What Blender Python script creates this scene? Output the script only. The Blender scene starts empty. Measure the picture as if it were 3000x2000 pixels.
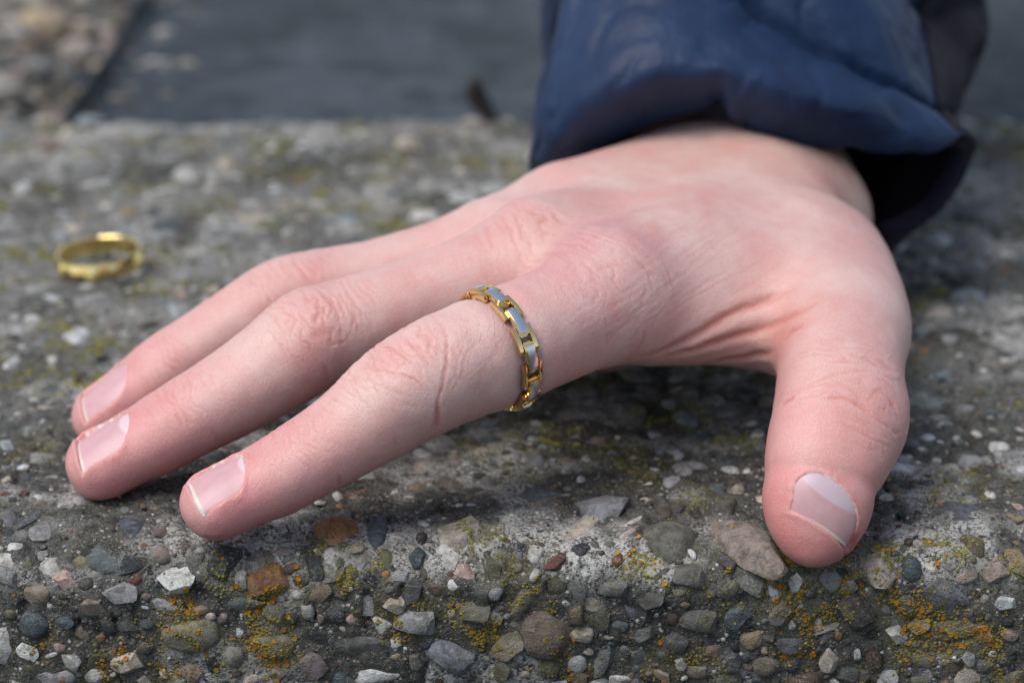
import bpy, bmesh, math, random
import numpy as np
from mathutils import Vector, Matrix
from mathutils.bvhtree import BVHTree

random.seed(7)
RNG = np.random.default_rng(7)
MM = 0.001                      # all building below is done in millimetres, objects are made in metres
scene = bpy.context.scene
col = scene.collection

# ------------------------------------------------------------------ camera
CAM_H, PITCH, LENS, SENSOR = 181.0, 20.0, 55.0, 22.3
cam_d = bpy.data.cameras.new('camera')
cam = bpy.data.objects.new('camera', cam_d)
col.objects.link(cam)
cam.location = (0, 0, CAM_H * MM)
cam.rotation_euler = (math.radians(90 - PITCH), 0, 0)
cam_d.lens = LENS
cam_d.sensor_width = SENSOR
cam_d.sensor_fit = 'HORIZONTAL'
cam_d.clip_start = 0.02
cam_d.clip_end = 200
cam_d.dof.use_dof = True
cam_d.dof.focus_distance = 0.428
cam_d.dof.aperture_fstop = 8.0
cam_d.dof.aperture_blades = 7
scene.camera = cam

# ------------------------------------------------------------------ sky, sun, exposure
SUN_EL, SUN_ROT = 60.0, 236.0
world = bpy.data.worlds.new('World')
scene.world = world
world.use_nodes = True
wn, wl = world.node_tree.nodes, world.node_tree.links
sky = wn.new('ShaderNodeTexSky')
sky.sky_type = 'NISHITA'
sky.sun_disc = False
sky.sun_elevation = math.radians(SUN_EL)
sky.sun_rotation = math.radians(SUN_ROT)
sky.air_density = 1.0
sky.dust_density = 1.5
hs = wn.new('ShaderNodeHueSaturation')
hs.inputs['Saturation'].default_value = 0.72
wl.new(sky.outputs[0], hs.inputs['Color'])
wl.new(hs.outputs[0], wn['Background'].inputs[0])
wn['Background'].inputs[1].default_value = 0.092
sun_d = bpy.data.lights.new('sun', 'SUN')
sun_d.energy = 1.5
sun_d.angle = math.radians(42)
sun_d.color = (1.0, 0.985, 0.965)
sun = bpy.data.objects.new('sun', sun_d)
col.objects.link(sun)
_sd = Vector((math.sin(math.radians(SUN_ROT)) * math.cos(math.radians(SUN_EL)),
              math.cos(math.radians(SUN_ROT)) * math.cos(math.radians(SUN_EL)), math.sin(math.radians(SUN_EL))))
sun.rotation_euler = _sd.to_track_quat('Z', 'Y').to_euler()
vs = scene.view_settings
vs.view_transform = 'Standard'
vs.look = 'None'
vs.exposure = 0.88
vs.gamma = 1.0
vs.use_curve_mapping = False
scene.cycles.use_denoising = True
scene.cycles.max_bounces = 6
scene.cycles.diffuse_bounces = 3
scene.cycles.glossy_bounces = 4
scene.cycles.caustics_reflective = False
scene.cycles.caustics_refractive = False

# ------------------------------------------------------------------ helpers
FPX = LENS / SENSOR * 3000.0
_sp, _cp = math.sin(math.radians(PITCH)), math.cos(math.radians(PITCH))

def at(px, py, y):
    """point on the sight line of photo pixel (px, py) that lies y mm in front of the camera's foot"""
    a, b = (px - 1500.0) / FPX, (1000.0 - py) / FPX
    d = np.array([a, _cp + b * _sp, -_sp + b * _cp])
    return np.array([0, 0, CAM_H]) + d * (y / d[1])

def ray(px, py):
    a, b = (px - 1500.0) / FPX, (1000.0 - py) / FPX
    return Vector((a, _cp + b * _sp, -_sp + b * _cp)).normalized()

def smin(a, b, k):
    h = np.maximum(k - np.abs(a - b), 0.0) / k
    return np.minimum(a, b) - h * h * h * k / 6.0

def nrm(v):
    return v / np.linalg.norm(v)

def hash3(i, j, k, seed):
    n = (i.astype(np.int64) * 374761393 + j.astype(np.int64) * 668265263 + k.astype(np.int64) * 2147483647 + seed * 974634) & 0xffffffff
    n = ((n ^ (n >> 13)) * 1274126177) & 0xffffffff
    return ((n ^ (n >> 16)) & 0xffff) / 65535.0

def vnoise(p, scale, seed=0):
    """value noise in [-1, 1] on (N,3) points"""
    q = p / scale
    f = np.floor(q)
    t = q - f
    t = t * t * (3 - 2 * t)
    i = f.astype(np.int64)
    r = 0
    for dx in (0, 1):
        for dy in (0, 1):
            for dz in (0, 1):
                w = (t[:, 0] if dx else 1 - t[:, 0]) * (t[:, 1] if dy else 1 - t[:, 1]) * (t[:, 2] if dz else 1 - t[:, 2])
                r = r + w * hash3(i[:, 0] + dx, i[:, 1] + dy, i[:, 2] + dz, seed)
    return r * 2 - 1

def fbm(p, scale, octs=4, seed=0, gain=0.5):
    a, r = 1.0, 0
    for o in range(octs):
        r = r + a * vnoise(p, scale, seed + o)
        scale /= 2.0
        a *= gain
    return r

def sstep(a, b, x):
    t = np.clip((x - a) / (b - a), 0, 1)
    return t * t * (3 - 2 * t)

def mesh_obj(name, verts_mm, faces, mat=None, parent=None, smooth=True, attrs=None):
    me = bpy.data.meshes.new(name)
    v = np.asarray(verts_mm, dtype=np.float64) * MM
    if isinstance(faces, np.ndarray):
        n, k = faces.shape
        me.vertices.add(len(v))
        me.vertices.foreach_set('co', v.astype(np.float32).ravel())
        me.loops.add(n * k)
        me.loops.foreach_set('vertex_index', faces.astype(np.int32).ravel())
        me.polygons.add(n)
        me.polygons.foreach_set('loop_start', np.arange(0, n * k, k, dtype=np.int32))
        me.update(calc_edges=True)
        me.validate()
    else:
        me.from_pydata(v.tolist(), [], faces)
    if smooth:
        me.polygons.foreach_set('use_smooth', np.ones(len(me.polygons), dtype=bool))
    for an, av in (attrs or {}).items():
        av = np.asarray(av, dtype=np.float32)
        if av.ndim == 1:
            at_ = me.attributes.new(an, 'FLOAT', 'POINT')
            at_.data.foreach_set('value', av)
        else:
            at_ = me.attributes.new(an, 'FLOAT_COLOR', 'POINT')
            at_.data.foreach_set('color', np.hstack([av, np.ones((len(av), 1), np.float32)]).ravel())
    if mat:
        me.materials.append(mat)
    o = bpy.data.objects.new(name, me)
    col.objects.link(o)
    o.parent = parent
    return o

def empty(name, loc_mm=(0, 0, 0)):
    o = bpy.data.objects.new(name, None)
    o.empty_display_size = 0.01
    o.location = Vector(loc_mm) * MM
    col.objects.link(o)
    return o

def tag(o, label=None, cat=None, group=None, kind=None):
    if label: o['label'] = label
    if cat: o['category'] = cat
    if group: o['group'] = group
    if kind: o['kind'] = kind
    return o

def keep_parent(o, p):
    """parent without moving; thing roots are only translated"""
    o.parent = p
    o.matrix_parent_inverse = Matrix.Translation(-p.location)

# node helper -------------------------------------------------------
class NT:
    def __init__(self, name):
        self.m = bpy.data.materials.new(name)
        self.m.use_nodes = True
        self.t = self.m.node_tree
        self.b = self.t.nodes['Principled BSDF']
    def n(self, kind):
        return self.t.nodes.new('ShaderNode' + kind)
    def set(self, nd, key, v):
        s = nd.inputs[key]
        if isinstance(v, bpy.types.NodeSocket):
            self.t.links.new(v, s)
        else:
            s.default_value = v
    def coord(self, scale=1.0, which='Object'):
        c = self.n('TexCoord')
        m = self.n('Mapping')
        self.t.links.new(c.outputs[which], m.inputs['Vector'])
        m.inputs['Scale'].default_value = (scale,) * 3 if not hasattr(scale, '__len__') else scale
        return m.outputs[0]
    def noise(self, vec, scale, detail=4, rough=0.55, dist=0.0):
        n = self.n('TexNoise')
        n.inputs['Scale'].default_value = scale
        n.inputs['Detail'].default_value = detail
        n.inputs['Roughness'].default_value = rough
        n.inputs['Distortion'].default_value = dist
        self.t.links.new(vec, n.inputs['Vector'])
        return n.outputs['Fac']
    def voro(self, vec, scale, feature='F1', out='Distance', rnd=1.0):
        n = self.n('TexVoronoi')
        n.feature = feature
        n.inputs['Scale'].default_value = scale
        n.inputs['Randomness'].default_value = rnd
        self.t.links.new(vec, n.inputs['Vector'])
        return n.outputs[out]
    def math(self, op, a, b=0.0, c=None, clamp=False):
        n = self.n('Math')
        n.operation = op
        n.use_clamp = clamp
        self.set(n, 0, a)
        self.set(n, 1, b)
        if c is not None:
            self.set(n, 2, c)
        return n.outputs[0]
    def step(self, x, a, b, lo=0.0, hi=1.0):
        n = self.n('MapRange')
        n.interpolation_type = 'SMOOTHSTEP'
        self.set(n, 'Value', x)
        for i, v in ((1, a), (2, b), (3, lo), (4, hi)):
            n.inputs[i].default_value = v
        return n.outputs[0]
    def mix(self, f, a, b, mode='MIX'):
        n = self.n('Mix')
        n.data_type = 'RGBA'
        n.blend_type = mode
        self.set(n, 0, f)
        for key, v in ((6, a), (7, b)):
            if isinstance(v, bpy.types.NodeSocket):
                self.t.links.new(v, n.inputs[key])
            else:
                n.inputs[key].default_value = tuple(v) + (1.0,) if len(v) == 3 else v
        return n.outputs[2]
    def attr(self, name, out='Fac'):
        n = self.n('Attribute')
        n.attribute_name = name
        return n.outputs[out]
    def ramp(self, x, stops, interp='LINEAR'):
        n = self.n('ValToRGB')
        n.color_ramp.interpolation = interp
        e = n.color_ramp.elements
        while len(e) < len(stops):
            e.new(0.5)
        for el, (p, c) in zip(e, stops):
            el.position = p
            el.color = tuple(c) + (1.0,)
        self.set(n, 0, x)
        return n.outputs[0]
    def bump(self, h, strength, dist, normal=None):
        n = self.n('Bump')
        n.inputs['Strength'].default_value = strength
        n.inputs['Distance'].default_value = dist
        self.t.links.new(h, n.inputs['Height'])
        if normal is not None:
            self.t.links.new(normal, n.inputs['Normal'])
        return n.outputs[0]
    def out(self, **kw):
        for k, v in kw.items():
            k = k.replace('_', ' ')
            if not isinstance(v, bpy.types.NodeSocket) and hasattr(v, '__len__') and len(v) == 3 and k.endswith('Color'):
                v = tuple(v) + (1.0,)
            self.set(self.b, k, v)
        return self.m

# ------------------------------------------------------------------ the hand: a distance field of swept fingers and bones
class Sweep:
    """swept superellipse: controls (point, half width, half height dorsal, half height palmar), a rounded cap at the start"""
    def __init__(self, ctrl, dorsal, cap=7.0, exp=2.2, sub=4, cexp=2.2):
        P = np.array([c[0] for c in ctrl])
        R = np.array([c[1:4] for c in ctrl])
        D = np.array(dorsal, dtype=float)
        if D.ndim == 1:
            D = np.repeat(D[None], len(P), 0)
        n = len(P)
        pts, rad, dor = [], [], []
        for i in range(n - 1):
            i0, i3 = max(i - 1, 0), min(i + 2, n - 1)
            for s in range(sub + (1 if i == n - 2 else 0)):
                t = s / sub
                def cr(A):
                    return 0.5 * ((2 * A[i]) + (A[i + 1] - A[i0]) * t + (2 * A[i0] - 5 * A[i] + 4 * A[i + 1] - A[i3]) * t * t
                                  + (3 * A[i] - A[i0] - 3 * A[i + 1] + A[i3]) * t ** 3)
                pts.append(cr(P)); rad.append(cr(R)); dor.append(D[i] * (1 - t) + D[i + 1] * t)
        self.P = np.array(pts); self.R = np.array(rad)
        T = np.gradient(self.P, axis=0)
        T /= np.linalg.norm(T, axis=1)[:, None]
        Dn = np.array(dor)
        Dn -= (Dn * T).sum(1)[:, None] * T
        Dn /= np.linalg.norm(Dn, axis=1)[:, None]
        self.T, self.D, self.L = T, Dn, np.cross(T, Dn)
        self.S = np.concatenate([[0], np.cumsum(np.linalg.norm(np.diff(self.P, axis=0), axis=1))])
        self.cap, self.exp, self.cexp = cap, exp, cexp
        m = self.R.max() + 13
        self.lo, self.hi = self.P.min(0) - m, self.P.max(0) + m
    def local(self, p):
        best = np.full(len(p), 1e18); bi = np.zeros(len(p), int); bt = np.zeros(len(p))
        for i in range(len(self.P) - 1):
            a, ab = self.P[i], self.P[i + 1] - self.P[i]
            t = np.clip((p - a) @ ab / (ab @ ab), 0, 1)
            q = p - a - t[:, None] * ab
            d = (q * q).sum(1)
            m = d < best
            best[m] = d[m]; bi[m] = i; bt[m] = t[m]
        s = self.S[bi] * (1 - bt) + self.S[bi + 1] * bt
        def mixf(A, s):
            i = np.clip(np.searchsorted(self.S, s, side='right') - 1, 0, len(self.S) - 2)
            t = ((s - self.S[i]) / (self.S[i + 1] - self.S[i]))[:, None]
            return A[i] * (1 - t) + A[i + 1] * t
        for _ in range(3):
            w = ((p - mixf(self.P, s)) * mixf(self.T, s)).sum(1)
            s = np.clip(s + 0.8 * np.clip(w, -2, 2), 0, self.S[-1])
        c, T, D, L, R = [mixf(A, s) for A in (self.P, self.T, self.D, self.L, self.R)]
        q = p - c
        u, v, w = (q * L).sum(1), (q * D).sum(1), (q * T).sum(1)
        return s, u, v, w, R, q
    def eval(self, p):
        s, u, v, w, R, q = self.local(p)
        e = self.exp
        b = np.where(v > 0, R[:, 1], R[:, 2])
        wc = np.where((w < 0) & (s < 0.01), -w, 0) / self.cap + np.where((w > 0) & (s > self.S[-1] - 0.01), w, 0) / R[:, 0]
        ce = self.cexp
        r = ((np.abs(u / R[:, 0]) ** e + np.abs(v / b) ** e) ** (ce / e) + wc ** ce) ** (1 / ce)
        ql = np.sqrt((q * q).sum(1))
        r = np.maximum(r, 1e-4)
        d = ql * (1 - 1 / r)
        return np.where(ql < 1e-3, -b, d)

class Cone:
    def __init__(self, a, b, ra, rb):
        self.a, self.b, self.ra, self.rb = np.array(a, float), np.array(b, float), ra, rb
        m = max(ra, rb) + 13
        self.lo, self.hi = np.minimum(self.a, self.b) - m, np.maximum(self.a, self.b) + m
    def eval(self, p):
        ab = self.b - self.a
        t = np.clip((p - self.a) @ ab / max(ab @ ab, 1e-9), 0, 1)
        q = p - self.a - t[:, None] * ab
        return np.sqrt((q * q).sum(1)) - (self.ra + (self.rb - self.ra) * t)

UPD = np.array([0.0, -0.18, 1.0])

def finger_ctrl(rows):
    """rows: pixel x, y, depth, half height in pixels, width factor, palmar factor"""
    out = []
    for (px, py, y, hw, wf, pf) in rows:
        p = at(px, py, y)
        depth = (p[1] * _cp + (CAM_H - p[2]) * _sp)
        h = hw * depth / FPX
        out.append((p, h * wf, h * (2 - pf), h * pf))
    return out

IDX = Sweep(finger_ctrl([
    (652, 1467, 394.5, 98, 1.2, 1.02), (712, 1438, 396, 98, 1.2, 1.02), (800, 1394, 397.5, 108, 1.16, 1.07),
    (926, 1325, 399.5, 114, 1.14, 1.0), (1038, 1254, 401.5, 127, 1.08, 1.0), (1160, 1164, 404, 150, 1.04, 1.0),
    (1235, 1118, 405.5, 158, 1.02, 1.0), (1318, 1077, 408, 161, 1.0, 1.0), (1461, 1020, 413, 161, 1.0, 1.0), (1620, 953, 420, 165, 1.0, 1.0), (1800, 870, 431, 165, 1.0, 1.0), (2000, 815, 456, 150, 1.0, 1.0)]), UPD, cap=7.2)
MID = Sweep(finger_ctrl([
    (308, 1352, 417, 97, 1.2, 1.02), (376, 1316, 418, 97, 1.2, 1.02), (452, 1275, 419, 106, 1.16, 1.06), (556, 1219, 421, 112, 1.14, 1.0),
    (661, 1162, 423, 121, 1.08, 1.0), (790, 1082, 426, 133, 1.05, 1.0), (905, 998, 429, 145, 1.03, 1.0), (975, 973, 431, 144, 1.0, 1.0),
    (1088, 943, 434, 144, 1.0, 1.0), (1245, 895, 439, 147, 1.0, 1.0), (1420, 832, 444, 152, 1.0, 1.0), (1600, 772, 450, 155, 1.0, 1.0), (1800, 722, 474, 145, 1.0, 1.0)]), UPD, cap=7.0)
RNGF = Sweep(finger_ctrl([
    (308, 1215, 443.5, 88, 1.2, 1.01), (360, 1177, 444, 88, 1.2, 1.01), (425, 1130, 445, 95, 1.16, 1.02), (503, 1074, 447, 101, 1.12, 1.0),
    (590, 1020, 449, 104, 1.08, 1.0), (690, 958, 451, 110, 1.06, 1.0), (800, 893, 454, 118, 1.04, 1.0), (885, 863, 456, 121, 1.02, 1.0),
    (1045, 842, 459, 125, 1.0, 1.0), (1240, 797, 463, 130, 1.0, 1.0), (1455, 738, 469, 136, 1.0, 1.0), (1600, 690, 484, 130, 1.0, 1.0)]), UPD, cap=6.4)
LIT = Sweep([(np.array(p, float), r * 1.08, r, r) for p, r in (
    ((-58, 474, 6.2), 5.6), ((-50, 475, 8.5), 6.3), ((-38, 477, 13), 7.0), ((-28, 479, 16), 7.4), ((-12, 483, 19), 8.0), ((0, 488, 21), 8.6))], UPD, cap=5.5)

def camdir(r, u, f):
    """direction given as right, up, forward of the photo"""
    return r * np.array([1, 0, 0]) + u * np.array([0, _sp, _cp]) + f * np.array([0, _cp, -_sp])

TDOR = nrm(camdir(0.2, 0.45, -0.87))
TDOR2 = nrm(camdir(0.3, 0.75, -0.6))
THB = Sweep([(at(2398, 1455, 394.6), 8.7, 7.5, 8.3), (at(2403, 1420, 396), 8.7, 7.5, 8.3), (at(2412, 1375, 398), 9.4, 8.5, 9.1),
             (at(2434, 1305, 402), 10.3, 9.3, 9.5), (at(2464, 1218, 408), 11.0, 10.2, 10.2), (at(2462, 1125, 416), 10.4, 9.9, 10.2),
             (at(2464, 1045, 425), 10.6, 10.2, 11.2), (at(2470, 968, 436), 11.6, 11.0, 12.0), (at(2445, 890, 450), 12.4, 11.6, 13.0), (at(2385, 805, 468), 13.5, 13.0, 14.0)],
            [TDOR, TDOR, TDOR, TDOR, TDOR, TDOR2, TDOR2, TDOR2, TDOR2, TDOR2], cap=11.6, exp=2.15, cexp=1.8)

PALM = [
    Cone(at(1800, 878, 431), (48, 486, 30), 10.2, 13),
    Cone(at(1610, 785, 450), (44, 496, 30), 10.0, 13),
    Cone(at(1455, 742, 469), (38, 502, 28.5), 9.8, 13),
    Cone((0, 488, 21), (36, 510, 24), 9.0, 13),
    Cone((12, 481, 31), (28, 493, 29.5), 10.4, 12.0),
    Cone((36, 505, 25), (54, 500, 26), 15, 14),
    Cone((18, 462, 17), (40, 495, 17), 9, 13),
    Cone((56, 462, 24), (52, 490, 26), 13, 14),
    Cone((36, 452, 28.5), (52, 462, 27.5), 11.5, 12.5),
    Cone((32, 442, 29), (50, 447, 27), 9.5, 9.5),
    Cone((44, 508, 24), (47, 532, 20), 16, 16),
    Cone((60, 506, 24), (61, 530, 21), 14, 14),
    Cone((50, 535, 20), (54, 600, 34), 19, 26),
]
WEB = [Cone(at(1680, 905, 434), at(1600, 850, 440), 6, 6), Cone(at(1500, 850, 446), at(1400, 800, 454), 5.5, 5.5), Cone((26, 434, 27), (46, 440, 24.5), 6.6, 6.4), Cone((46, 440, 24.5), (57, 437, 24.5), 6.4, 8)]
BUMPS = [Cone(at(1745, 795, 434), at(1810, 780, 442), 6.0, 6.0), Cone(at(1545, 695, 451), at(1620, 675, 460), 5.0, 5.0)]
FINGERS = [IDX, MID, RNGF, LIT]

def hand_parts(p, idx_ok=None):
    def ev(o, k=None):
        d = np.full(len(p), 14.0)
        m = np.all((p > o.lo) & (p < o.hi), axis=1)
        if m.any():
            d[m] = o.eval(p[m])
        return d
    palm = ev(PALM[0])
    for o in PALM[1:]:
        palm = smin(palm, ev(o), 13.0)
    for o in WEB:
        palm = smin(palm, ev(o), 7.0)
    for o in BUMPS:
        palm = smin(palm, ev(o), 12.0)
    palm = smin(palm, ev(THB), 9.0)
    d = None
    for f, k in zip(FINGERS, (9.0, 9.0, 8.0, 6.0)):
        e = smin(palm, ev(f), k)
        d = e if d is None else smin(d, e, 2.2)
    return d

def surface_nets(F, lo, h):
    nx, ny, nz = F.shape
    I = F < 0
    cnt = np.zeros((nx - 1, ny - 1, nz - 1), np.int8)
    for dx in (0, 1):
        for dy in (0, 1):
            for dz in (0, 1):
                cnt += I[dx:nx - 1 + dx, dy:ny - 1 + dy, dz:nz - 1 + dz]
    act = (cnt > 0) & (cnt < 8)
    idx = np.full(act.shape, -1, np.int64)
    cells = np.argwhere(act)
    idx[act] = np.arange(len(cells))
    acc = np.zeros((len(cells), 3)); num = np.zeros(len(cells))
    cor = [(a, b, c) for a in (0, 1) for b in (0, 1) for c in (0, 1)]
    for a in cor:
        for ax in range(3):
            if a[ax]:
                continue
            b = list(a); b[ax] = 1
            fa = F[cells[:, 0] + a[0], cells[:, 1] + a[1], cells[:, 2] + a[2]]
            fb = F[cells[:, 0] + b[0], cells[:, 1] + b[1], cells[:, 2] + b[2]]
            m = (fa < 0) != (fb < 0)
            t = np.zeros(len(cells)); t[m] = fa[m] / (fa[m] - fb[m])
            pt = np.array(a, float)[None].repeat(len(cells), 0); pt[:, ax] += t
            acc[m] += pt[m]; num[m] += 1
    V = lo + h * (cells + acc / num[:, None])
    quads = []
    for ax in range(3):
        b, c = (ax + 1) % 3, (ax + 2) % 3
        sl0 = [slice(None)] * 3; sl1 = [slice(None)] * 3
        sl0[ax] = slice(0, -1); sl1[ax] = slice(1, None)
        ch = I[tuple(sl0)] != I[tuple(sl1)]
        e = np.argwhere(ch)
        ok = (e[:, b] > 0) & (e[:, c] > 0) & (e[:, b] < F.shape[b] - 1) & (e[:, c] < F.shape[c] - 1)
        e = e[ok]
        inside = I[e[:, 0], e[:, 1], e[:, 2]]
        q = []
        for db, dc in ((1, 1), (0, 1), (0, 0), (1, 0)):
            k = e.copy(); k[:, b] -= db; k[:, c] -= dc
            q.append(idx[k[:, 0], k[:, 1], k[:, 2]])
        q = np.array(q).T
        q[~inside] = q[~inside][:, ::-1]
        quads.append(q)
    return V, np.concatenate(quads)

def vert_normals(V, Q):
    n = np.cross(V[Q[:, 2]] - V[Q[:, 0]], V[Q[:, 3]] - V[Q[:, 1]])
    N = np.zeros_like(V)
    for k in range(4):
        for c in range(3):
            N[:, c] += np.bincount(Q[:, k], weights=n[:, c], minlength=len(V))
    return N / np.maximum(np.linalg.norm(N, axis=1), 1e-12)[:, None]

def relax(V, Q, it=1, f=0.5):
    for _ in range(it):
        A = np.zeros_like(V); c = np.zeros(len(V))
        for k in range(4):
            a, b = Q[:, k], Q[:, (k + 1) % 4]
            for (x, y) in ((a, b), (b, a)):
                for j in range(3):
                    A[:, j] += np.bincount(x, weights=V[y, j], minlength=len(V))
                c += np.bincount(x, minlength=len(V))
        V = V * (1 - f) + f * A / np.maximum(c, 1)[:, None]
    return V

def subdivide(V, Q):
    n = len(V)
    E = np.concatenate([Q[:, [k, (k + 1) % 4]] for k in range(4)])
    E.sort(axis=1)
    key = E[:, 0] * n + E[:, 1]
    u, inv = np.unique(key, return_inverse=True)
    ev = (V[u // n] + V[u % n]) / 2
    fc = V[Q].mean(1)
    m = len(Q)
    e = [n + inv[k * m:(k + 1) * m] for k in range(4)]
    c = n + len(u) + np.arange(m)
    NQ = np.concatenate([np.stack([Q[:, k], e[k], c, e[k - 1]], 1) for k in range(4)])
    return np.concatenate([V, ev, fc]), NQ

def build_hand_surface():
    h = 1.3
    lo = np.array([-94.0, 381.0, -5.0]); hi = np.array([90.0, 576.0, 62.0])
    n = np.ceil((hi - lo) / h).astype(int)
    g = [lo[k] + h * np.arange(n[k]) for k in range(3)]
    F = np.empty(n, np.float32)
    for i in range(0, n[0], 20):
        X = np.stack(np.meshgrid(g[0][i:i + 20], g[1], g[2], indexing='ij'), -1)
        F[i:i + 20] = hand_parts(X.reshape(-1, 3)).reshape(X.shape[:3])
    V, Q = surface_nets(F, lo, h)
    V = relax(V, Q, 2, 0.5)
    for lvl in range(3):
        for _ in range(2 if lvl < 2 else 1):
            N = vert_normals(V, Q)
            V = V - hand_parts(V)[:, None] * N * 0.9
        if lvl < 2:
            V = relax(V, Q, 1, 0.3)
            V, Q = subdivide(V, Q)
    return V, Q

# ------------------------------------------------------------------ skin detail: wall contact, nails, creases, tint
WALL_R, WALL_YF, WALL_YB, WALL_BOT = 7.0, 391.0, 678.0, -80.0

def wall_dist(p):
    qx, qz = (WALL_YF + WALL_R) - p[:, 1], p[:, 2] + WALL_R
    ax, az = np.maximum(qx, 0), np.maximum(qz, 0)
    l = np.sqrt(ax * ax + az * az)
    d = l + np.minimum(np.maximum(qx, qz), 0) - WALL_R
    g = np.stack([np.zeros_like(qx), np.where(l > 0, -ax / np.maximum(l, 1e-9), np.where(qx > qz, -1, 0)),
                  np.where(l > 0, az / np.maximum(l, 1e-9), np.where(qx > qz, 0, 1))], 1)
    return d, g

# sweep, s of free edge, s of cuticle, half width, skew, v at free edge, v at cuticle, transverse radius
NAILS = [
    (IDX, -4.4, 6.4, 5.1, 0.12, 4.55, 5.25, 7.2),
    (MID, -3.0, 8.0, 5.2, 0.12, 4.75, 5.45, 7.4),
    (RNGF, -1.6, 9.0, 4.9, 0.12, 4.9, 5.3, 7.0),
    (LIT, -3.0, 5.0, 4.0, 0.0, 4.6, 5.2, 6.0),
    (THB, -7.2, 0.8, 6.1, 0.40, 6.1, 7.6, 8.8),
]

def nail_coord(nl, s, u):
    """signed inset from the outline (positive inside) and the nail plate's height there"""
    sw, sf, sc, W, sk, vf, vc, Rc = nl
    ss = s + sk * u
    t = np.clip((ss - sf) / (sc - sf), -0.3, 1.3)
    arc = np.clip((ss - (sc - 0.85 * W)) / (0.85 * W), 0, 1)
    Wt = W * (0.95 + 0.05 * np.sin(np.clip(t, 0, 1) * math.pi)) * np.sqrt(np.maximum(1 - arc ** 2.3, 0.0))
    fe = ss - sf - 0.35 * (1 - (u / W) ** 2) * 0.8 + 0.3
    inset = np.minimum(np.minimum(Wt - np.abs(u), fe), sc - ss)
    vn = vf + (vc - vf) * t + 0.32 * np.sin(np.clip(t, 0, 1) * math.pi) - u * u / (2 * Rc)
    return inset, vn, t

def sweep_frame(sw, s):
    """point on the axis and frame at arc length s (extended straight beyond the tip)"""
    sc = np.clip(s, 0, sw.S[-1])
    i = np.clip(np.searchsorted(sw.S, sc, side='right') - 1, 0, len(sw.S) - 2)
    t = ((sc - sw.S[i]) / (sw.S[i + 1] - sw.S[i]))[:, None]
    c, T, D, L = [A[i] * (1 - t) + A[i + 1] * t for A in (sw.P, sw.T, sw.D, sw.L)]
    return c + T * (s - sc)[:, None], T, D, L

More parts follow.
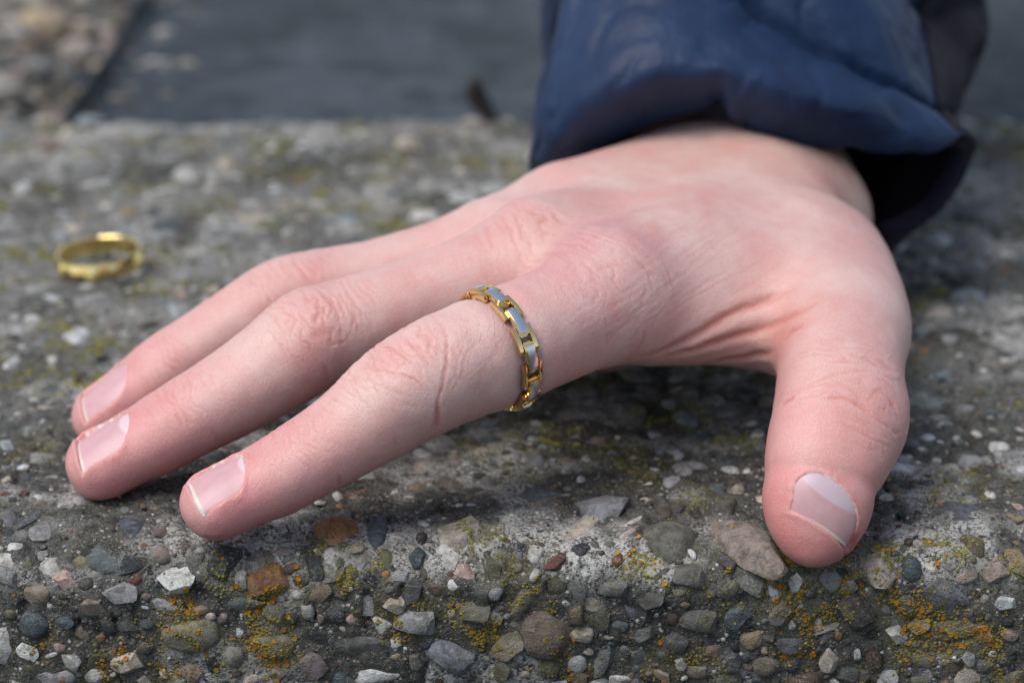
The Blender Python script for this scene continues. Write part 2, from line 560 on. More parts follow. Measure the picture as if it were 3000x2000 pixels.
CREASES = [  # photo pixels, depth mm, width mm
    # index finger, middle joint
    ([(1117, 1008), (1146, 1021), (1182, 1044), (1204, 1062)], .38, .42), ([(1182, 992), (1213, 1017), (1245, 1053), (1271, 1084)], .32, .4),
    ([(1213, 977), (1245, 979), (1267, 997), (1256, 1012), (1258, 1044)], .26, .38),
    ([(1298, 954), (1312, 986), (1312, 1039), (1305, 1093), (1296, 1137), (1285, 1187), (1284, 1225), (1279, 1255)], .34, .45),
    ([(1057, 1066), (1102, 1084), (1169, 1097), (1213, 1111), (1254, 1151)], .26, .38), ([(1048, 1104), (1088, 1120), (1146, 1142), (1196, 1164)], .2, .35),
    ([(1240, 1053), (1238, 1080), (1231, 1106)], .18, .32), ([(1025, 1098), (1050, 1130), (1085, 1150)], .2, .32), ([(995, 1128), (1020, 1150), (1050, 1165)], .18, .32),
    ([(1365, 1008), (1343, 1057), (1334, 1102), (1300, 1150)], .16, .35), ([(1410, 995), (1370, 1030), (1356, 1093), (1334, 1140)], .16, .35),
    ([(1459, 1004), (1437, 1057), (1387, 1112)], .14, .35), ([(1330, 960), (1345, 990), (1350, 1030)], .14, .32), ([(1490, 960), (1470, 1010), (1430, 1075), (1390, 1150)], .12, .4),
    ([(1283, 1190), (1283, 1230), (1277, 1262)], .5, .7), ([(1096, 1040), (1120, 1055), (1150, 1070)], .18, .3), ([(1070, 1060), (1100, 1072)], .18, .3),
    ([(1166, 978), (1190, 1000), (1220, 1030)], .2, .3), ([(962, 1155), (990, 1180), (1020, 1195)], .14, .3), ([(930, 1185), (955, 1205), (985, 1215)], .14, .3),
    # index finger, end joint
    ([(914, 1222), (919, 1258), (932, 1285)], .24, .34), ([(870, 1258), (879, 1280), (874, 1307)], .24, .34), ([(847, 1290), (870, 1303), (879, 1325)], .2, .3),
    ([(900, 1235), (905, 1294)], .2, .3), ([(888, 1245), (892, 1270), (900, 1300), (890, 1325)], .2, .3), ([(836, 1262), (850, 1280), (848, 1300)], .16, .3),
    ([(940, 1215), (950, 1245), (948, 1270)], .14, .3), ([(1155, 1276), (1160, 1303)], .16, .4), ([(994, 1388), (996, 1425)], .4, .6), ([(780, 1300), (745, 1335), (728, 1370)], .1, .3),
    # middle finger
    ([(870, 914), (896, 941), (923, 968), (950, 1008)], .3, .4), ([(950, 865), (977, 901), (968, 923), (954, 941)], .26, .38), ([(995, 847), (1008, 879), (1004, 896)], .22, .36),
    ([(1030, 896), (1039, 932), (1030, 968), (1012, 1004), (959, 1012)], .22, .4), ([(834, 946), (856, 977), (879, 995)], .24, .36), ([(800, 930), (820, 965), (840, 985)], .2, .34),
    ([(1057, 910), (1062, 950), (1044, 986)], .14, .36), ([(925, 885), (935, 920), (925, 950)], .2, .34), ([(890, 880), (900, 900), (925, 915)], .18, .34),
    ([(950, 1065), (960, 1100), (955, 1122)], .3, .6), ([(775, 960), (800, 990), (815, 1010)], .14, .3), ([(745, 980), (770, 1010), (780, 1030)], .12, .3),
    ([(547, 1104), (561, 1137), (552, 1164), (570, 1178)], .24, .34), ([(516, 1137), (507, 1160), (520, 1191)], .24, .34), ([(464, 1153), (467, 1173)], .2, .32),
    ([(579, 1088), (587, 1115), (605, 1137)], .2, .32), ([(614, 1092), (623, 1128)], .16, .3), ([(535, 1115), (540, 1150), (535, 1180)], .18, .3),
    ([(436, 1218), (400, 1236), (382, 1258)], .12, .3), ([(476, 1236), (427, 1258), (400, 1280)], .12, .3), ([(623, 1258), (637, 1292)], .2, .55), ([(660, 1030), (680, 1060)], .1, .3),
    # ring finger
    ([(856, 758), (870, 780), (892, 794)], .26, .4), ([(892, 798), (905, 829), (941, 834)], .26, .4), ([(815, 765), (835, 800), (860, 825)], .18, .4), ([(780, 790), (800, 820), (815, 845)], .14, .4),
    ([(905, 745), (930, 790), (925, 820)], .16, .4), ([(507, 995), (552, 1017), (543, 1039)], .2, .4), ([(470, 985), (500, 1010), (520, 1035)], .18, .4), ([(445, 1000), (470, 1020), (480, 1045)], .16, .36),
    # index knuckle
    ([(1607, 717), (1633, 710), (1671, 717), (1696, 736)], .24, .4), ([(1582, 745), (1610, 742), (1642, 752), (1677, 774)], .26, .4), ([(1556, 761), (1594, 768), (1626, 781), (1652, 800)], .26, .4),
    ([(1543, 781), (1582, 787), (1610, 803), (1633, 822)], .22, .4), ([(1537, 800), (1569, 809), (1588, 832)], .2, .4), ([(1642, 736), (1665, 755), (1687, 781), (1696, 800)], .2, .36),
    ([(1645, 679), (1680, 663), (1716, 672), (1760, 679)], .2, .4), ([(1642, 691), (1674, 685), (1712, 698), (1740, 715)], .2, .4), ([(1741, 800), (1767, 784), (1798, 774), (1843, 771)], .2, .4),
    ([(1700, 700), (1725, 725), (1730, 760)], .16, .36), ([(1660, 730), (1700, 745), (1730, 790)], .16, .36), ([(1570, 790), (1580, 830), (1600, 860)], .12, .36),
    ([(1690, 800), (1680, 840), (1700, 880)], .12, .36), ([(1640, 820), (1650, 860), (1690, 900)], .12, .36), ([(1771, 920), (1780, 963), (1780, 1026)], .18, .45), ([(1720, 830), (1760, 815), (1800, 820)], .12, .36),
    # middle knuckle
    ([(1416, 656), (1429, 679), (1441, 707), (1438, 742)], .2, .45), ([(1454, 650), (1473, 669), (1483, 698)], .18, .42), ([(1499, 612), (1515, 643), (1527, 679), (1527, 710)], .2, .45),
    ([(1515, 605), (1521, 628), (1537, 653)], .16, .42), ([(1390, 672), (1400, 700), (1420, 730)], .12, .42), ([(1470, 630), (1490, 665), (1500, 690)], .14, .42),
    # folds of the web between thumb and index finger
    ([(1873, 1045), (1929, 1035), (1988, 1009), (2039, 984), (2099, 946), (2150, 916), (2209, 895), (2269, 869), (2337, 837)], .85, 1.1),
    ([(1920, 1050), (1988, 1035), (2065, 1014), (2133, 992), (2201, 975), (2252, 954), (2303, 933), (2354, 907), (2405, 882)], .7, 1.0),
    ([(2082, 1064), (2133, 1054), (2201, 1043), (2269, 1031)], .6, .9), ([(2294, 1000), (2315, 971), (2354, 950)], .5, .9), ([(1860, 1040), (1885, 1000), (1890, 960)], .25, .7),
    ([(1895, 1000), (1920, 937), (1971, 877), (2022, 835)], .1, .45), ([(1933, 950), (1988, 899), (2048, 860), (2116, 826)], .1, .45), ([(1818, 937), (1852, 895), (1886, 869), (1928, 826)], .1, .45),
    ([(1840, 990), (1870, 930), (1930, 870), (1990, 810)], .09, .4), ([(2000, 975), (2050, 935), (2110, 900), (2180, 870)], .09, .4), ([(2150, 880), (2220, 850), (2300, 815)], .08, .4), ([(1800, 900), (1840, 850), (1900, 800)], .08, .4),
    # thumb
    ([(2286, 1165), (2332, 1145), (2388, 1119), (2444, 1094), (2505, 1084), (2561, 1089)], .2, .5), ([(2408, 1165), (2459, 1163), (2500, 1175), (2536, 1201), (2556, 1216)], .38, .5),
    ([(2587, 1135), (2556, 1155), (2541, 1175)], .25, .4), ([(2510, 1186), (2515, 1155)], .2, .35), ([(2556, 1216), (2587, 1242), (2622, 1267), (2640, 1272)], .35, .45), ([(2459, 1232), (2490, 1252), (2541, 1278), (2587, 1303), (2622, 1313)], .22, .45),
    ([(2490, 1288), (2531, 1308), (2571, 1329)], .16, .45), ([(2607, 1186), (2632, 1206)], .2, .35), ([(2597, 1176), (2587, 1216)], .18, .35), ([(2285, 1189), (2306, 1175), (2327, 1158)], .5, .6),
    ([(2480, 1210), (2530, 1232), (2570, 1250)], .18, .4), ([(2440, 1205), (2480, 1208), (2520, 1220)], .14, .4), ([(2560, 1175), (2570, 1205), (2600, 1225)], .18, .35),
]

def arc_at(sw, px, py, y):
    return float(sw.S[np.argmin(np.linalg.norm(sw.P - at(px, py, y), axis=1))])

S_RING = arc_at(IDX, 1470, 1013, 413.5)
# arc length of the middle joint, end joint and knuckle of each finger
JOINT = [(arc_at(IDX, 1190, 1145, 404.5), arc_at(IDX, 905, 1337, 399), arc_at(IDX, 1740, 895, 428)),
         (arc_at(MID, 915, 995, 429.5), arc_at(MID, 540, 1228, 421), arc_at(MID, 1530, 795, 448)),
         (arc_at(RNGF, 850, 872, 455), arc_at(RNGF, 490, 1080, 446.5), 0.0), (arc_at(THB, 2470, 1205, 408), 0.0, 0.0)]

def detail_hand(V, Q):
    N = vert_normals(V, Q)
    bv = BVHTree.FromPolygons(V.tolist(), Q.tolist())
    n = len(V)
    out = V.copy()
    # skin tint ---------------------------------------------------------
    tint = np.tile(np.array([0.60, 0.372, 0.332]), (n, 1))
    def blend(c, f):
        f = np.clip(f, 0, 1)[:, None]
        tint[:] = tint * (1 - f) + np.array(c) * f
    wristf = sstep(452, 505, V[:, 1]) * sstep(-5, 45, V[:, 0])
    blend((0.54, 0.355, 0.275), wristf * 0.8)
    mott = fbm(V, 9.0, 3, 3)
    mott2 = fbm(V, 2.6, 2, 13)
    blend((0.58, 0.25, 0.225), 0.42 * np.clip(mott + 0.5 * mott2, 0, 1))
    blend((0.66, 0.49, 0.43), 0.5 * np.clip(-mott - 0.5 * mott2, 0, 1))
    crease = np.zeros(n)
    cut = np.zeros(n); dry = np.zeros(n)
    cache = {}
    for fi, f in enumerate((IDX, MID, RNGF, LIT, THB)):
        m = np.all((V > f.lo + 11) & (V < f.hi - 11), axis=1)
        ii = np.nonzero(m)[0]
        s, u, v, w, R, q = f.local(V[ii])
        cache[id(f)] = (ii, s, u, v, R)
        ins = (np.sqrt((u / R[:, 0]) ** 2 + (v / np.where(v > 0, R[:, 1], R[:, 2])) ** 2) < 1.25)
        ii, s, u, v, w, R = ii[ins], s[ins], u[ins], v[ins], w[ins], R[ins]
        sp = s + np.where(s < 0.01, np.minimum(w, 0), 0)
        tipf = (1 - sstep(4, 36, sp)) * (0.85 if fi != 4 else 0.7)
        side = sstep(0.1, -0.9, v / R[:, 1])
        full = np.zeros(n); full[ii] = tipf * (0.55 + 0.45 * side); blend((0.58, 0.16, 0.17), full)
        full[:] = 0; full[ii] = 0.45 * side * (1 - sstep(30, 70, sp)); blend((0.55, 0.22, 0.205), full)
        # nail seat and folds
        nl = [k for k in NAILS if k[0] is f][0]
        near = (sp < nl[2] + 9) & (v > -R[:, 1] * 0.35)
        ii, sp, u, v = ii[near], sp[near], u[near], v[near]
        inset, vn, t = nail_coord(nl, sp, u)
        wob = 0.16 * vnoise(V[ii], 0.8, 11)
        mask = np.where(t < 0.12, sstep(-0.3, 0.3, inset), sstep(-0.35, 0.95, inset + wob * 0.35))
        free = sstep(0.15, -0.05, t)                      # beyond the free edge the pulp stays
        dv = np.minimum(vn - 0.4 - v, 0.1) * mask if fi != 4 else 0.0 * mask
        if fi == 4:
            out[ii] -= N[ii] * (0.55 * mask)[:, None]
        ridge = np.exp(-((inset + 0.5) / 0.7) ** 2) * (0.16 + wob * 0.5) * (1 - free) * (inset < 0.2)
        ridge += np.exp(-((inset + 0.5) / 0.5) ** 2) * 0.15 * free
        c, T, D, L = sweep_frame(f, sp)
        out[ii] += D * dv[:, None] + N[ii] * ridge[:, None]
        e = np.exp(-((inset - 0.3) / 0.38) ** 2) * (1 - free)
        dry[ii] = np.maximum(dry[ii], e * np.clip(0.0 + 1.1 * vnoise(V[ii], 0.7, 5) + 0.75 * sstep(0.6, 0.95, t), 0, 1))
        full[:] = 0; full[ii] = 0.55 * np.exp(-(np.maximum(-inset, 0) / 2.2) ** 2) * (inset < 0.1) * (1 - free); blend((0.58, 0.20, 0.19), full)
        if fi == 4:   # a small graze beside the thumb nail
            cut[ii] = np.exp(-(((u - 6.0) / 0.6) ** 2 + ((sp + 7.0) / 1.3) ** 2)) * (0.8 + 0.3 * vnoise(V[ii], 0.5, 9))
    # patches of redness on the knuckles
    for (px, py, rad, c, k) in ((1725, 700, 11, (0.53, 0.215, 0.24), .9), (1650, 755, 9, (0.58, 0.235, 0.24), .65), (1500, 625, 8, (0.56, 0.25, 0.25), .5), (1460, 660, 7, (0.58, 0.27, 0.26), .3),
                                (1560, 700, 7, (0.60, 0.42, 0.33), .35), (1800, 690, 8, (0.50, 0.29, 0.27), .45), (880, 780, 6, (0.58, 0.25, 0.24), .4), (1150, 1040, 9, (0.60, 0.25, 0.23), .45), (2290, 985, 7, (0.58, 0.21, 0.17), .7),
                                (940, 930, 8, (0.60, 0.26, 0.245), .4), (2100, 960, 10, (0.57, 0.30, 0.24), .4), (1130, 1250, 9, (0.64, 0.36, 0.30), .3), (2520, 1260, 9, (0.60, 0.28, 0.22), .4), (2545, 1410, 6, (0.60, 0.20, 0.17), .5),
                                (2330, 1300, 7, (0.66, 0.34, 0.30), .6), (2290, 1500, 8, (0.62, 0.15, 0.14), .6), (2420, 1610, 8, (0.58, 0.15, 0.12), .6), (1840, 720, 3, (0.58, 0.25, 0.2), .35), (1918, 672, 2.2, (0.6, 0.22, 0.17), .4), (1915, 620, 2.2, (0.6, 0.24, 0.18), .3)):
        h = bv.ray_cast(Vector((0, 0, CAM_H)), ray(px, py))
        if h[0] is None:
            continue
        d = np.linalg.norm(V - np.array(h[0]), axis=1)
        blend(c, k * np.exp(-(d / rad) ** 2) * np.clip(0.8 + 0.5 * mott, 0.2, 1.2))
    # creases -------------------------------------------------------------
    disp = np.zeros(n)
    wrink = np.zeros(n)
    for f, sj, wj, spc, amp in ((IDX, JOINT[0][0], 9.5, 1.5, .13), (IDX, JOINT[0][1], 5.5, 1.1, .09), (MID, JOINT[1][0], 9.5, 1.5, .13), (MID, JOINT[1][1], 5.5, 1.1, .09),
                                (RNGF, JOINT[2][0], 8.5, 1.5, .12), (RNGF, JOINT[2][1], 5.0, 1.1, .09), (THB, JOINT[3][0], 8.0, 1.6, .13), (IDX, JOINT[0][2], 9.0, 1.7, .10), (MID, JOINT[1][2], 9.0, 1.7, .10)):
        ii, s, u, v, R = cache[id(f)]
        ok = (np.abs(s - sj) < wj * 1.6) & (v > 0.1 * R[:, 1]) & (np.abs(u) < 1.1 * R[:, 0]) & (v < 1.3 * R[:, 1])
        ii, s, u, v, R = ii[ok], s[ok], u[ok], v[ok], R[ok]
        un = u / R[:, 0]
        bend = 1.5 * un * un * np.sign(s - sj) * np.clip(np.abs(s - sj) / 3, 0, 1)      # arcs round the knuckle
        x = (s - sj - bend + 1.1 * vnoise(V[ii], 3.2, 71) + 0.5 * vnoise(V[ii], 1.3, 72)) / spc
        fr_ = np.abs(x - np.round(x)) * spc
        win = np.exp(-((s - sj) / wj) ** 2) * sstep(0.1, 0.65, v / R[:, 1])
        st = win * np.clip(0.55 + 1.1 * vnoise(V[ii] + np.round(x)[:, None] * 7.7, 4.0, 73), 0, 1.2)
        g = np.exp(-(fr_ / 0.26) ** 2) * st
        disp[ii] -= amp * g
        disp[ii] += amp * 0.5 * st * np.cos(fr_ / spc * 2 * math.pi) * -0.5
        wrink[ii] = np.maximum(wrink[ii], g * 0.6)
    crease = np.maximum(crease, wrink)
    extra = []
    rr = random.Random(3)
    def jit(pl, dx, dy, k=1.0):
        return [(x + dx + rr.uniform(-5, 5), y + dy + rr.uniform(-5, 5)) for x, y in pl]
    for pl, dp, wd in CREASES:
        if dp < 0.4 and len(pl) >= 3:
            for _ in range(2):
                extra.append((jit(pl, rr.uniform(-26, 26), rr.uniform(-20, 20)), dp * rr.uniform(.3, .5), wd * .8))
    # fine diagonal lines from the index knuckle towards the thumb
    for k in range(80):
        a, b = rr.random(), rr.random()
        x, y = 1650 + 620 * a, 640 + 330 * b
        sl = 0.55 + 0.3 * rr.random()
        L_ = 60 + 90 * rr.random()
        extra.append(([(x - L_ * .5, y + L_ * .5 * sl), (x + rr.uniform(-6, 6), y + rr.uniform(-6, 6)), (x + L_ * .5, y - L_ * .5 * sl)], rr.uniform(.05, .1), .5))
    for pl, dp, wd in CREASES + extra:
        dp, wd = (dp * 0.36, wd * 0.68) if dp < 0.5 else (dp * 0.6, wd * 0.85)
        pts = []
        for (x0, y0), (x1, y1) in zip(pl[:-1], pl[1:]):
            m = max(2, int(math.hypot(x1 - x0, y1 - y0) / 9))
            for j in range(m):
                pts.append((x0 + (x1 - x0) * j / m, y0 + (y1 - y0) * j / m))
        pts.append(pl[-1])
        P3 = []
        for x, y in pts:
            h = bv.ray_cast(Vector((0, 0, CAM_H)), ray(x, y))
            if h[0] is not None:
                if P3 and np.linalg.norm(np.array(h[0]) - P3[-1]) > 5:
                    break
                P3.append(np.array(h[0]))
        if len(P3) < 2:
            continue
        P3 = np.array(P3)
        if len(P3) > 4:
            P3[1:-1] = 0.25 * P3[:-2] + 0.5 * P3[1:-1] + 0.25 * P3[2:]
        lo_, hi_ = P3.min(0) - wd * 4, P3.max(0) + wd * 4
        ii = np.nonzero(np.all((V > lo_) & (V < hi_), axis=1))[0]
        if not len(ii):
            continue
        p = V[ii] + (0.22 * np.stack([vnoise(V[ii], 1.7, 21), vnoise(V[ii], 1.7, 22), vnoise(V[ii], 1.7, 23)], 1))
        best = np.full(len(ii), 1e9); tb = np.zeros(len(ii))
        m = len(P3) - 1
        for j in range(m):
            a, ab = P3[j], P3[j + 1] - P3[j]
            t = np.clip((p - a) @ ab / max(ab @ ab, 1e-9), 0, 1)
            d = np.linalg.norm(p - a - t[:, None] * ab, axis=1)
            k = d < best
            best[k] = d[k]; tb[k] = (j + t[k]) / m
        taper = np.clip(np.minimum(tb, 1 - tb) * 5 + 0.12, 0, 1)
        g = np.exp(-(best / wd) ** 2) * taper
        lip = np.exp(-((best - wd * 2.0) / (wd * 1.1)) ** 2) * taper
        disp[ii] += -dp * g + 0.22 * dp * lip
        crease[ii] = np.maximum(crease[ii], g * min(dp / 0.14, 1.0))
    # the ring presses a shallow trough into the finger
    ii, s, u, v, R = cache[id(IDX)]
    ds = s - S_RING
    near = np.sqrt((u / R[:, 0]) ** 2 + (v / np.where(v > 0, R[:, 1], R[:, 2])) ** 2) < 1.25
    disp[ii] += near * (-0.32 * np.exp(-(ds / 2.0) ** 4) + 0.30 * np.exp(-((np.abs(ds) - 4.2) / 1.9) ** 2))
    disp += 0.05 * vnoise(V, 2.2, 31) + 0.10 * fbm(V, 7.0, 2, 41)
    out += N * np.clip(disp, -1.0, 0.5)[:, None]
    # rest on the wall ----------------------------------------------------
    d, g = wall_dist(out)
    k = 1.4
    tgt = 0.1
    x = d - tgt
    push = np.where(x > k, 0, np.where(x < -k, -x, (k - x) ** 2 / (4 * k)))
    out += g * push[:, None]
    return out, tint, crease, cut, dry

def skin_material():
    m = NT('skin')
    m.b.subsurface_method = 'BURLEY'
    vec = m.coord(1000.0)
    t = m.attr('tint', 'Color')
    cr = m.attr('crease')
    n1 = m.noise(vec, 0.9, 5, 0.65)
    n2 = m.noise(vec, 3.2, 3, 0.6)
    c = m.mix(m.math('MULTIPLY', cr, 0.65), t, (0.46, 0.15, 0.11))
    c = m.mix(m.step(n1, 0.45, 0.75, 0.0, 0.22), c, (0.66, 0.24, 0.20))
    c = m.mix(m.step(n2, 0.48, 0.75, 0.0, 0.34), c, (0.74, 0.53, 0.47))
    c = m.mix(m.math('MULTIPLY', m.step(m.voro(m.coord((1100, 800, 1100)), 1.0, 'DISTANCE_TO_EDGE'), 0.10, 0.0), 0.16), c, (0.48, 0.19, 0.15))
    c = m.mix(m.attr('dry'), c, (0.78, 0.68, 0.62))
    c = m.mix(m.math('MINIMUM', m.attr('cut'), 0.95), c, (0.33, 0.02, 0.02))
    # fine relief of the skin: small cells and pores, drawn out across the hand
    v1 = m.voro(m.coord((1500, 2100, 1500)), 1.0, 'DISTANCE_TO_EDGE')
    cells = m.step(v1, 0.0, 0.16)
    v2 = m.voro(m.coord((900, 700, 900)), 1.0, 'DISTANCE_TO_EDGE')
    h = m.math('ADD', m.math('MULTIPLY', cells, 0.5), m.math('MULTIPLY', m.step(v2, 0, 0.12), 0.5))
    h = m.math('ADD', h, m.math('MULTIPLY', n2, 0.6))
    nrm_ = m.bump(h, 0.42, 0.00011)
    rough = m.math('ADD', 0.36, m.math('MULTIPLY', n1, 0.16))
    return m.out(Base_Color=c, Roughness=rough, Normal=nrm_, Subsurface_Weight=0.35, Subsurface_Radius=(1.0, 0.35, 0.2), Subsurface_Scale=0.0022,
                 Specular_IOR_Level=0.42)

def nail_material(name, ca, cb, cl):
    m = NT(name)
    m.b.subsurface_method = 'BURLEY'
    t = m.attr('along')
    edge = m.attr('edge')
    vec = m.coord(1000.0)
    n1 = m.noise(vec, 0.5, 2)
    stri = m.noise(m.coord((1400, 1400, 1400)), 1.0, 2)
    c = m.mix(m.step(n1, 0.35, 0.7, 0, 0.5), ca, cb)
    c = m.mix(m.math('MULTIPLY', m.attr('lunula'), 0.8), c, cl)
    c = m.mix(m.step(t, 0.05, 0.025), c, (0.62, 0.52, 0.43))
    return m.out(Base_Color=c, Roughness=m.math('ADD', 0.30, m.math('MULTIPLY', n1, 0.16)), Subsurface_Weight=0.25, Subsurface_Radius=(1.0, 0.4, 0.3),
                 Subsurface_Scale=0.0008, Normal=m.bump(stri, 0.12, 0.0001), Specular_IOR_Level=0.5)

def build_nail(nl, mat, parent, lun):
    sw, sf, sc, W, sk, vf, vc, Rc = nl
    na, nb = 44, 40
    vs_, at1, at2, at3 = [], [], [], []
    A, B = np.meshgrid(np.linspace(0, 1, na), np.linspace(-1, 1, nb), indexing='ij')
    t = A.ravel(); b = B.ravel()
    ss = sf - 0.15 + (sc + 0.25 - sf) * t
    arc = np.clip((ss - (sc - 0.85 * W)) / (0.85 * W), 0, 1)
    Wt = (W + 0.15) * (0.95 + 0.05 * np.sin(t * math.pi)) * np.sqrt(np.maximum(1 - arc ** 2.3, 0.02))
    u = b * Wt
    ss = ss + (1 - t) * 0.28 * (1 - (u / W) ** 2) * -1.0
    s = ss - sk * u
    inset, vn, tt = nail_coord(nl, s, u)
    c, T, D, L = sweep_frame(sw, s)
    P = c + L * u[:, None] + D * vn[:, None]
    P = P - D * ((0.0 if sw is THB else 0.3) * np.clip((np.abs(b) - 0.9) / 0.1, 0, 1) ** 2)[:, None] - D * ((0.15 if sw is THB else 0.35) * np.clip((t - 0.94) / 0.06, 0, 1) ** 2)[:, None]
    under = P - D * 0.3
    quads = []
    idx = np.arange(na * nb).reshape(na, nb)
    top = np.stack([idx[:-1, :-1], idx[1:, :-1], idx[1:, 1:], idx[:-1, 1:]], -1).reshape(-1, 4)
    # free edge gets a lip down to the pulp
    off = na * nb
    front = np.stack([idx[0, :-1], idx[0, 1:], off + np.arange(1, nb), off + np.arange(nb - 1)], -1)
    P = np.concatenate([P, under[idx[0]]])
    ext = lambda a: np.concatenate([a, a[idx[0]]])
    # never stands clear of the fingertip
    tgt_ = ext(-0.10 - 0.35 * np.clip((np.abs(b) - 0.93) / 0.07, 0, 1) - 0.35 * np.clip((t - 0.95) / 0.05, 0, 1)); tgt_[-nb:] = -0.45
    for _ in range(3):
        fld = hand_parts if sw is THB else sw.eval
        d0 = fld(P)
        gr = np.stack([fld(P + np.eye(3)[k_] * 0.2) - d0 for k_ in range(3)], 1)
        gr /= np.maximum(np.linalg.norm(gr, axis=1), 1e-9)[:, None]
        if sw is THB:                                    # the thumb's plate follows the round of the tip
            P = P - gr * (d0 - tgt_)[:, None]
        else:
            P = P - gr * np.maximum(d0 - 0.12, 0)[:, None]
    # which way is up: flip if needed
    Q_ = np.concatenate([top, front])
    nn = np.cross(P[Q_[0, 1]] - P[Q_[0, 0]], P[Q_[0, 2]] - P[Q_[0, 0]])
    if nn @ D[0] < 0:
        Q_ = Q_[:, ::-1]
    lunula = sstep(lun, lun + 0.06, tt - 0.30 * (u / W) ** 2 * (1 if sw is not THB else 0.8)) * (0.9 if lun < 0.9 else 0.6)
    o = mesh_obj('fingernail', P, np.ascontiguousarray(Q_), mat, parent, True, {'along': ext(tt), 'edge': ext(np.abs(b)), 'lunula': ext(lunula)})
    return o

person = empty('person', (48, 520, 0))
tag(person, 'hand spread on the concrete wall, wearing a blue padded jacket sleeve', 'person')
HV, HQ = build_hand_surface()
HV, tint, crease, cut, dry = detail_hand(HV, HQ)
skin = skin_material()
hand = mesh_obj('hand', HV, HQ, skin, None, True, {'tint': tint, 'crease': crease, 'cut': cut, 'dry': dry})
keep_parent(hand, person)
hand['label'] = 'pale pink right hand with fingers spread and thumb over the edge'
nailm = nail_material('nail', (0.54, 0.30, 0.31), (0.58, 0.35, 0.35), (0.66, 0.54, 0.56))
thumbm = nail_material('thumb_nail', (0.47, 0.265, 0.265), (0.52, 0.32, 0.31), (0.52, 0.42, 0.46))
for nl, lun in zip(NAILS, (0.84, 0.76, 0.92, 0.9, 0.52)):
    build_nail(nl, thumbm if nl[0] is THB else nailm, hand, lun)

# ------------------------------------------------------------------ the wall: rough concrete with pebbles showing
L_FACE = -WALL_R - WALL_BOT                     # length of the front face along the profile
L_ARC = WALL_R * math.pi / 2
ARM_X = -127.0                                  # inner edge of the arm that runs back on the left

def profile(l):
    """profile length from the foot of the front face -> y, z, normal y, normal z"""
    l = np.asarray(l, float)
    a = np.clip((l - L_FACE) / WALL_R, 0, math.pi / 2)
    y = np.where(l < L_FACE, WALL_YF, np.where(l < L_FACE + L_ARC, WALL_YF + WALL_R - WALL_R * np.cos(a), WALL_YF + WALL_R + (l - L_FACE - L_ARC)))
    z = np.where(l < L_FACE, WALL_BOT + l, np.where(l < L_FACE + L_ARC, -WALL_R + WALL_R * np.sin(a), 0.0))
    return y, z, -np.cos(a), np.sin(a)

def base_pt(x, l):
    y, z, ny, nz = profile(l)
    return np.stack([x, y, z], 1), np.stack([np.zeros_like(y), ny, nz], 1)

def relief(p):
    """height of the cement over the plain profile"""
    h = 0.9 * fbm(p, 26.0, 2, 50) + 0.55 * fbm(p, 7.0, 3, 60) + 0.28 * fbm(p, 1.8, 3, 70)
    edge = np.exp(-((p[:, 1] - (WALL_YF + 3)) / 7.0) ** 2) * np.exp(-((p[:, 2] + 3) / 7.0) ** 2)
    h = h + edge * (-0.7 + 1.5 * fbm(p, 15.0, 3, 80))
    pit = vnoise(p, 3.1, 90)
    h = h - 1.3 * sstep(0.62, 0.85, pit)
    return h

def lime_field(p):
    e = np.exp(-((p[:, 1] - (WALL_YF + 6)) / 7.5) ** 2) * np.exp(-(np.maximum(-p[:, 2] - 3, 0) / 4.0) ** 2)
    return np.clip(e * (0.55 + 1.1 * fbm(p, 9.0, 3, 100)) + 0.7 * sstep(0.15, 0.65, fbm(p, 13.0, 3, 105)) + 0.5 * sstep(425, 520, p[:, 1]) * np.clip(0.6 + 0.9 * fbm(p, 24.0, 2, 108), 0, 1), 0, 1)

LICHEN_SPOTS = [  # photo pixel, radius mm, orange share
    (1396, 1316, 6, 0), (1819, 1319, 7, 0), (1857, 1396, 7, 0), (1538, 1408, 6, .1), (2042, 1453, 6, .05), (2839, 1408, 8, .05), (2744, 1440, 6, .1), (720, 1440, 6, 0), (1000, 1330, 6, 0),
    (2450, 1690, 8, .3), (542, 1785, 4, .5), (561, 1855, 6, .25), (800, 1890, 6, .45), (670, 1938, 5, .6), (497, 1976, 4, .7), (797, 1950, 4, .7), (332, 1925, 4, .6), (300, 1990, 4, .7), (746, 1810, 4, .4),
    (816, 1734, 4, .5), (1084, 1683, 5, .3), (995, 1708, 5, .2), (1403, 1568, 5, .05), (1441, 1855, 5, .45), (1390, 1880, 4, .3), (1583, 1868, 6, .4), (1630, 1880, 4, .5), (2329, 1734, 7, .3), (2297, 1606, 5, .3),
    (2406, 1810, 4, .4), (2616, 1791, 6, .6), (2700, 1800, 5, .5), (2807, 1912, 6, .5), (2858, 1982, 6, .6), (2323, 1931, 5, .3), (1946, 1938, 5, .4), (2584, 1606, 4, .6), (2055, 1695, 4, .3), (2533, 1970, 5, .3),
    (640, 1640, 5, .1), (700, 1660, 5, .1), (960, 1590, 4, .2), (1500, 1650, 6, .25), (1540, 1760, 5, .3), (2130, 1800, 3, .2), (2380, 1690, 5, .3), (2650, 1850, 6, .4), (2900, 1850, 5, .4), (1110, 1760, 4, .3), (1180, 1830, 4, .3),
    (120, 1100, 7, 0), (260, 1120, 6, 0), (90, 1330, 5, 0), (2780, 1600, 5, .4), (2950, 1700, 5, .3), (1700, 1990, 5, .4), (2050, 1990, 5, .4), (900, 1740, 4, .3), (130, 1890, 3, .3), (1270, 1760, 4, .3), (1880, 1640, 4, .2)]

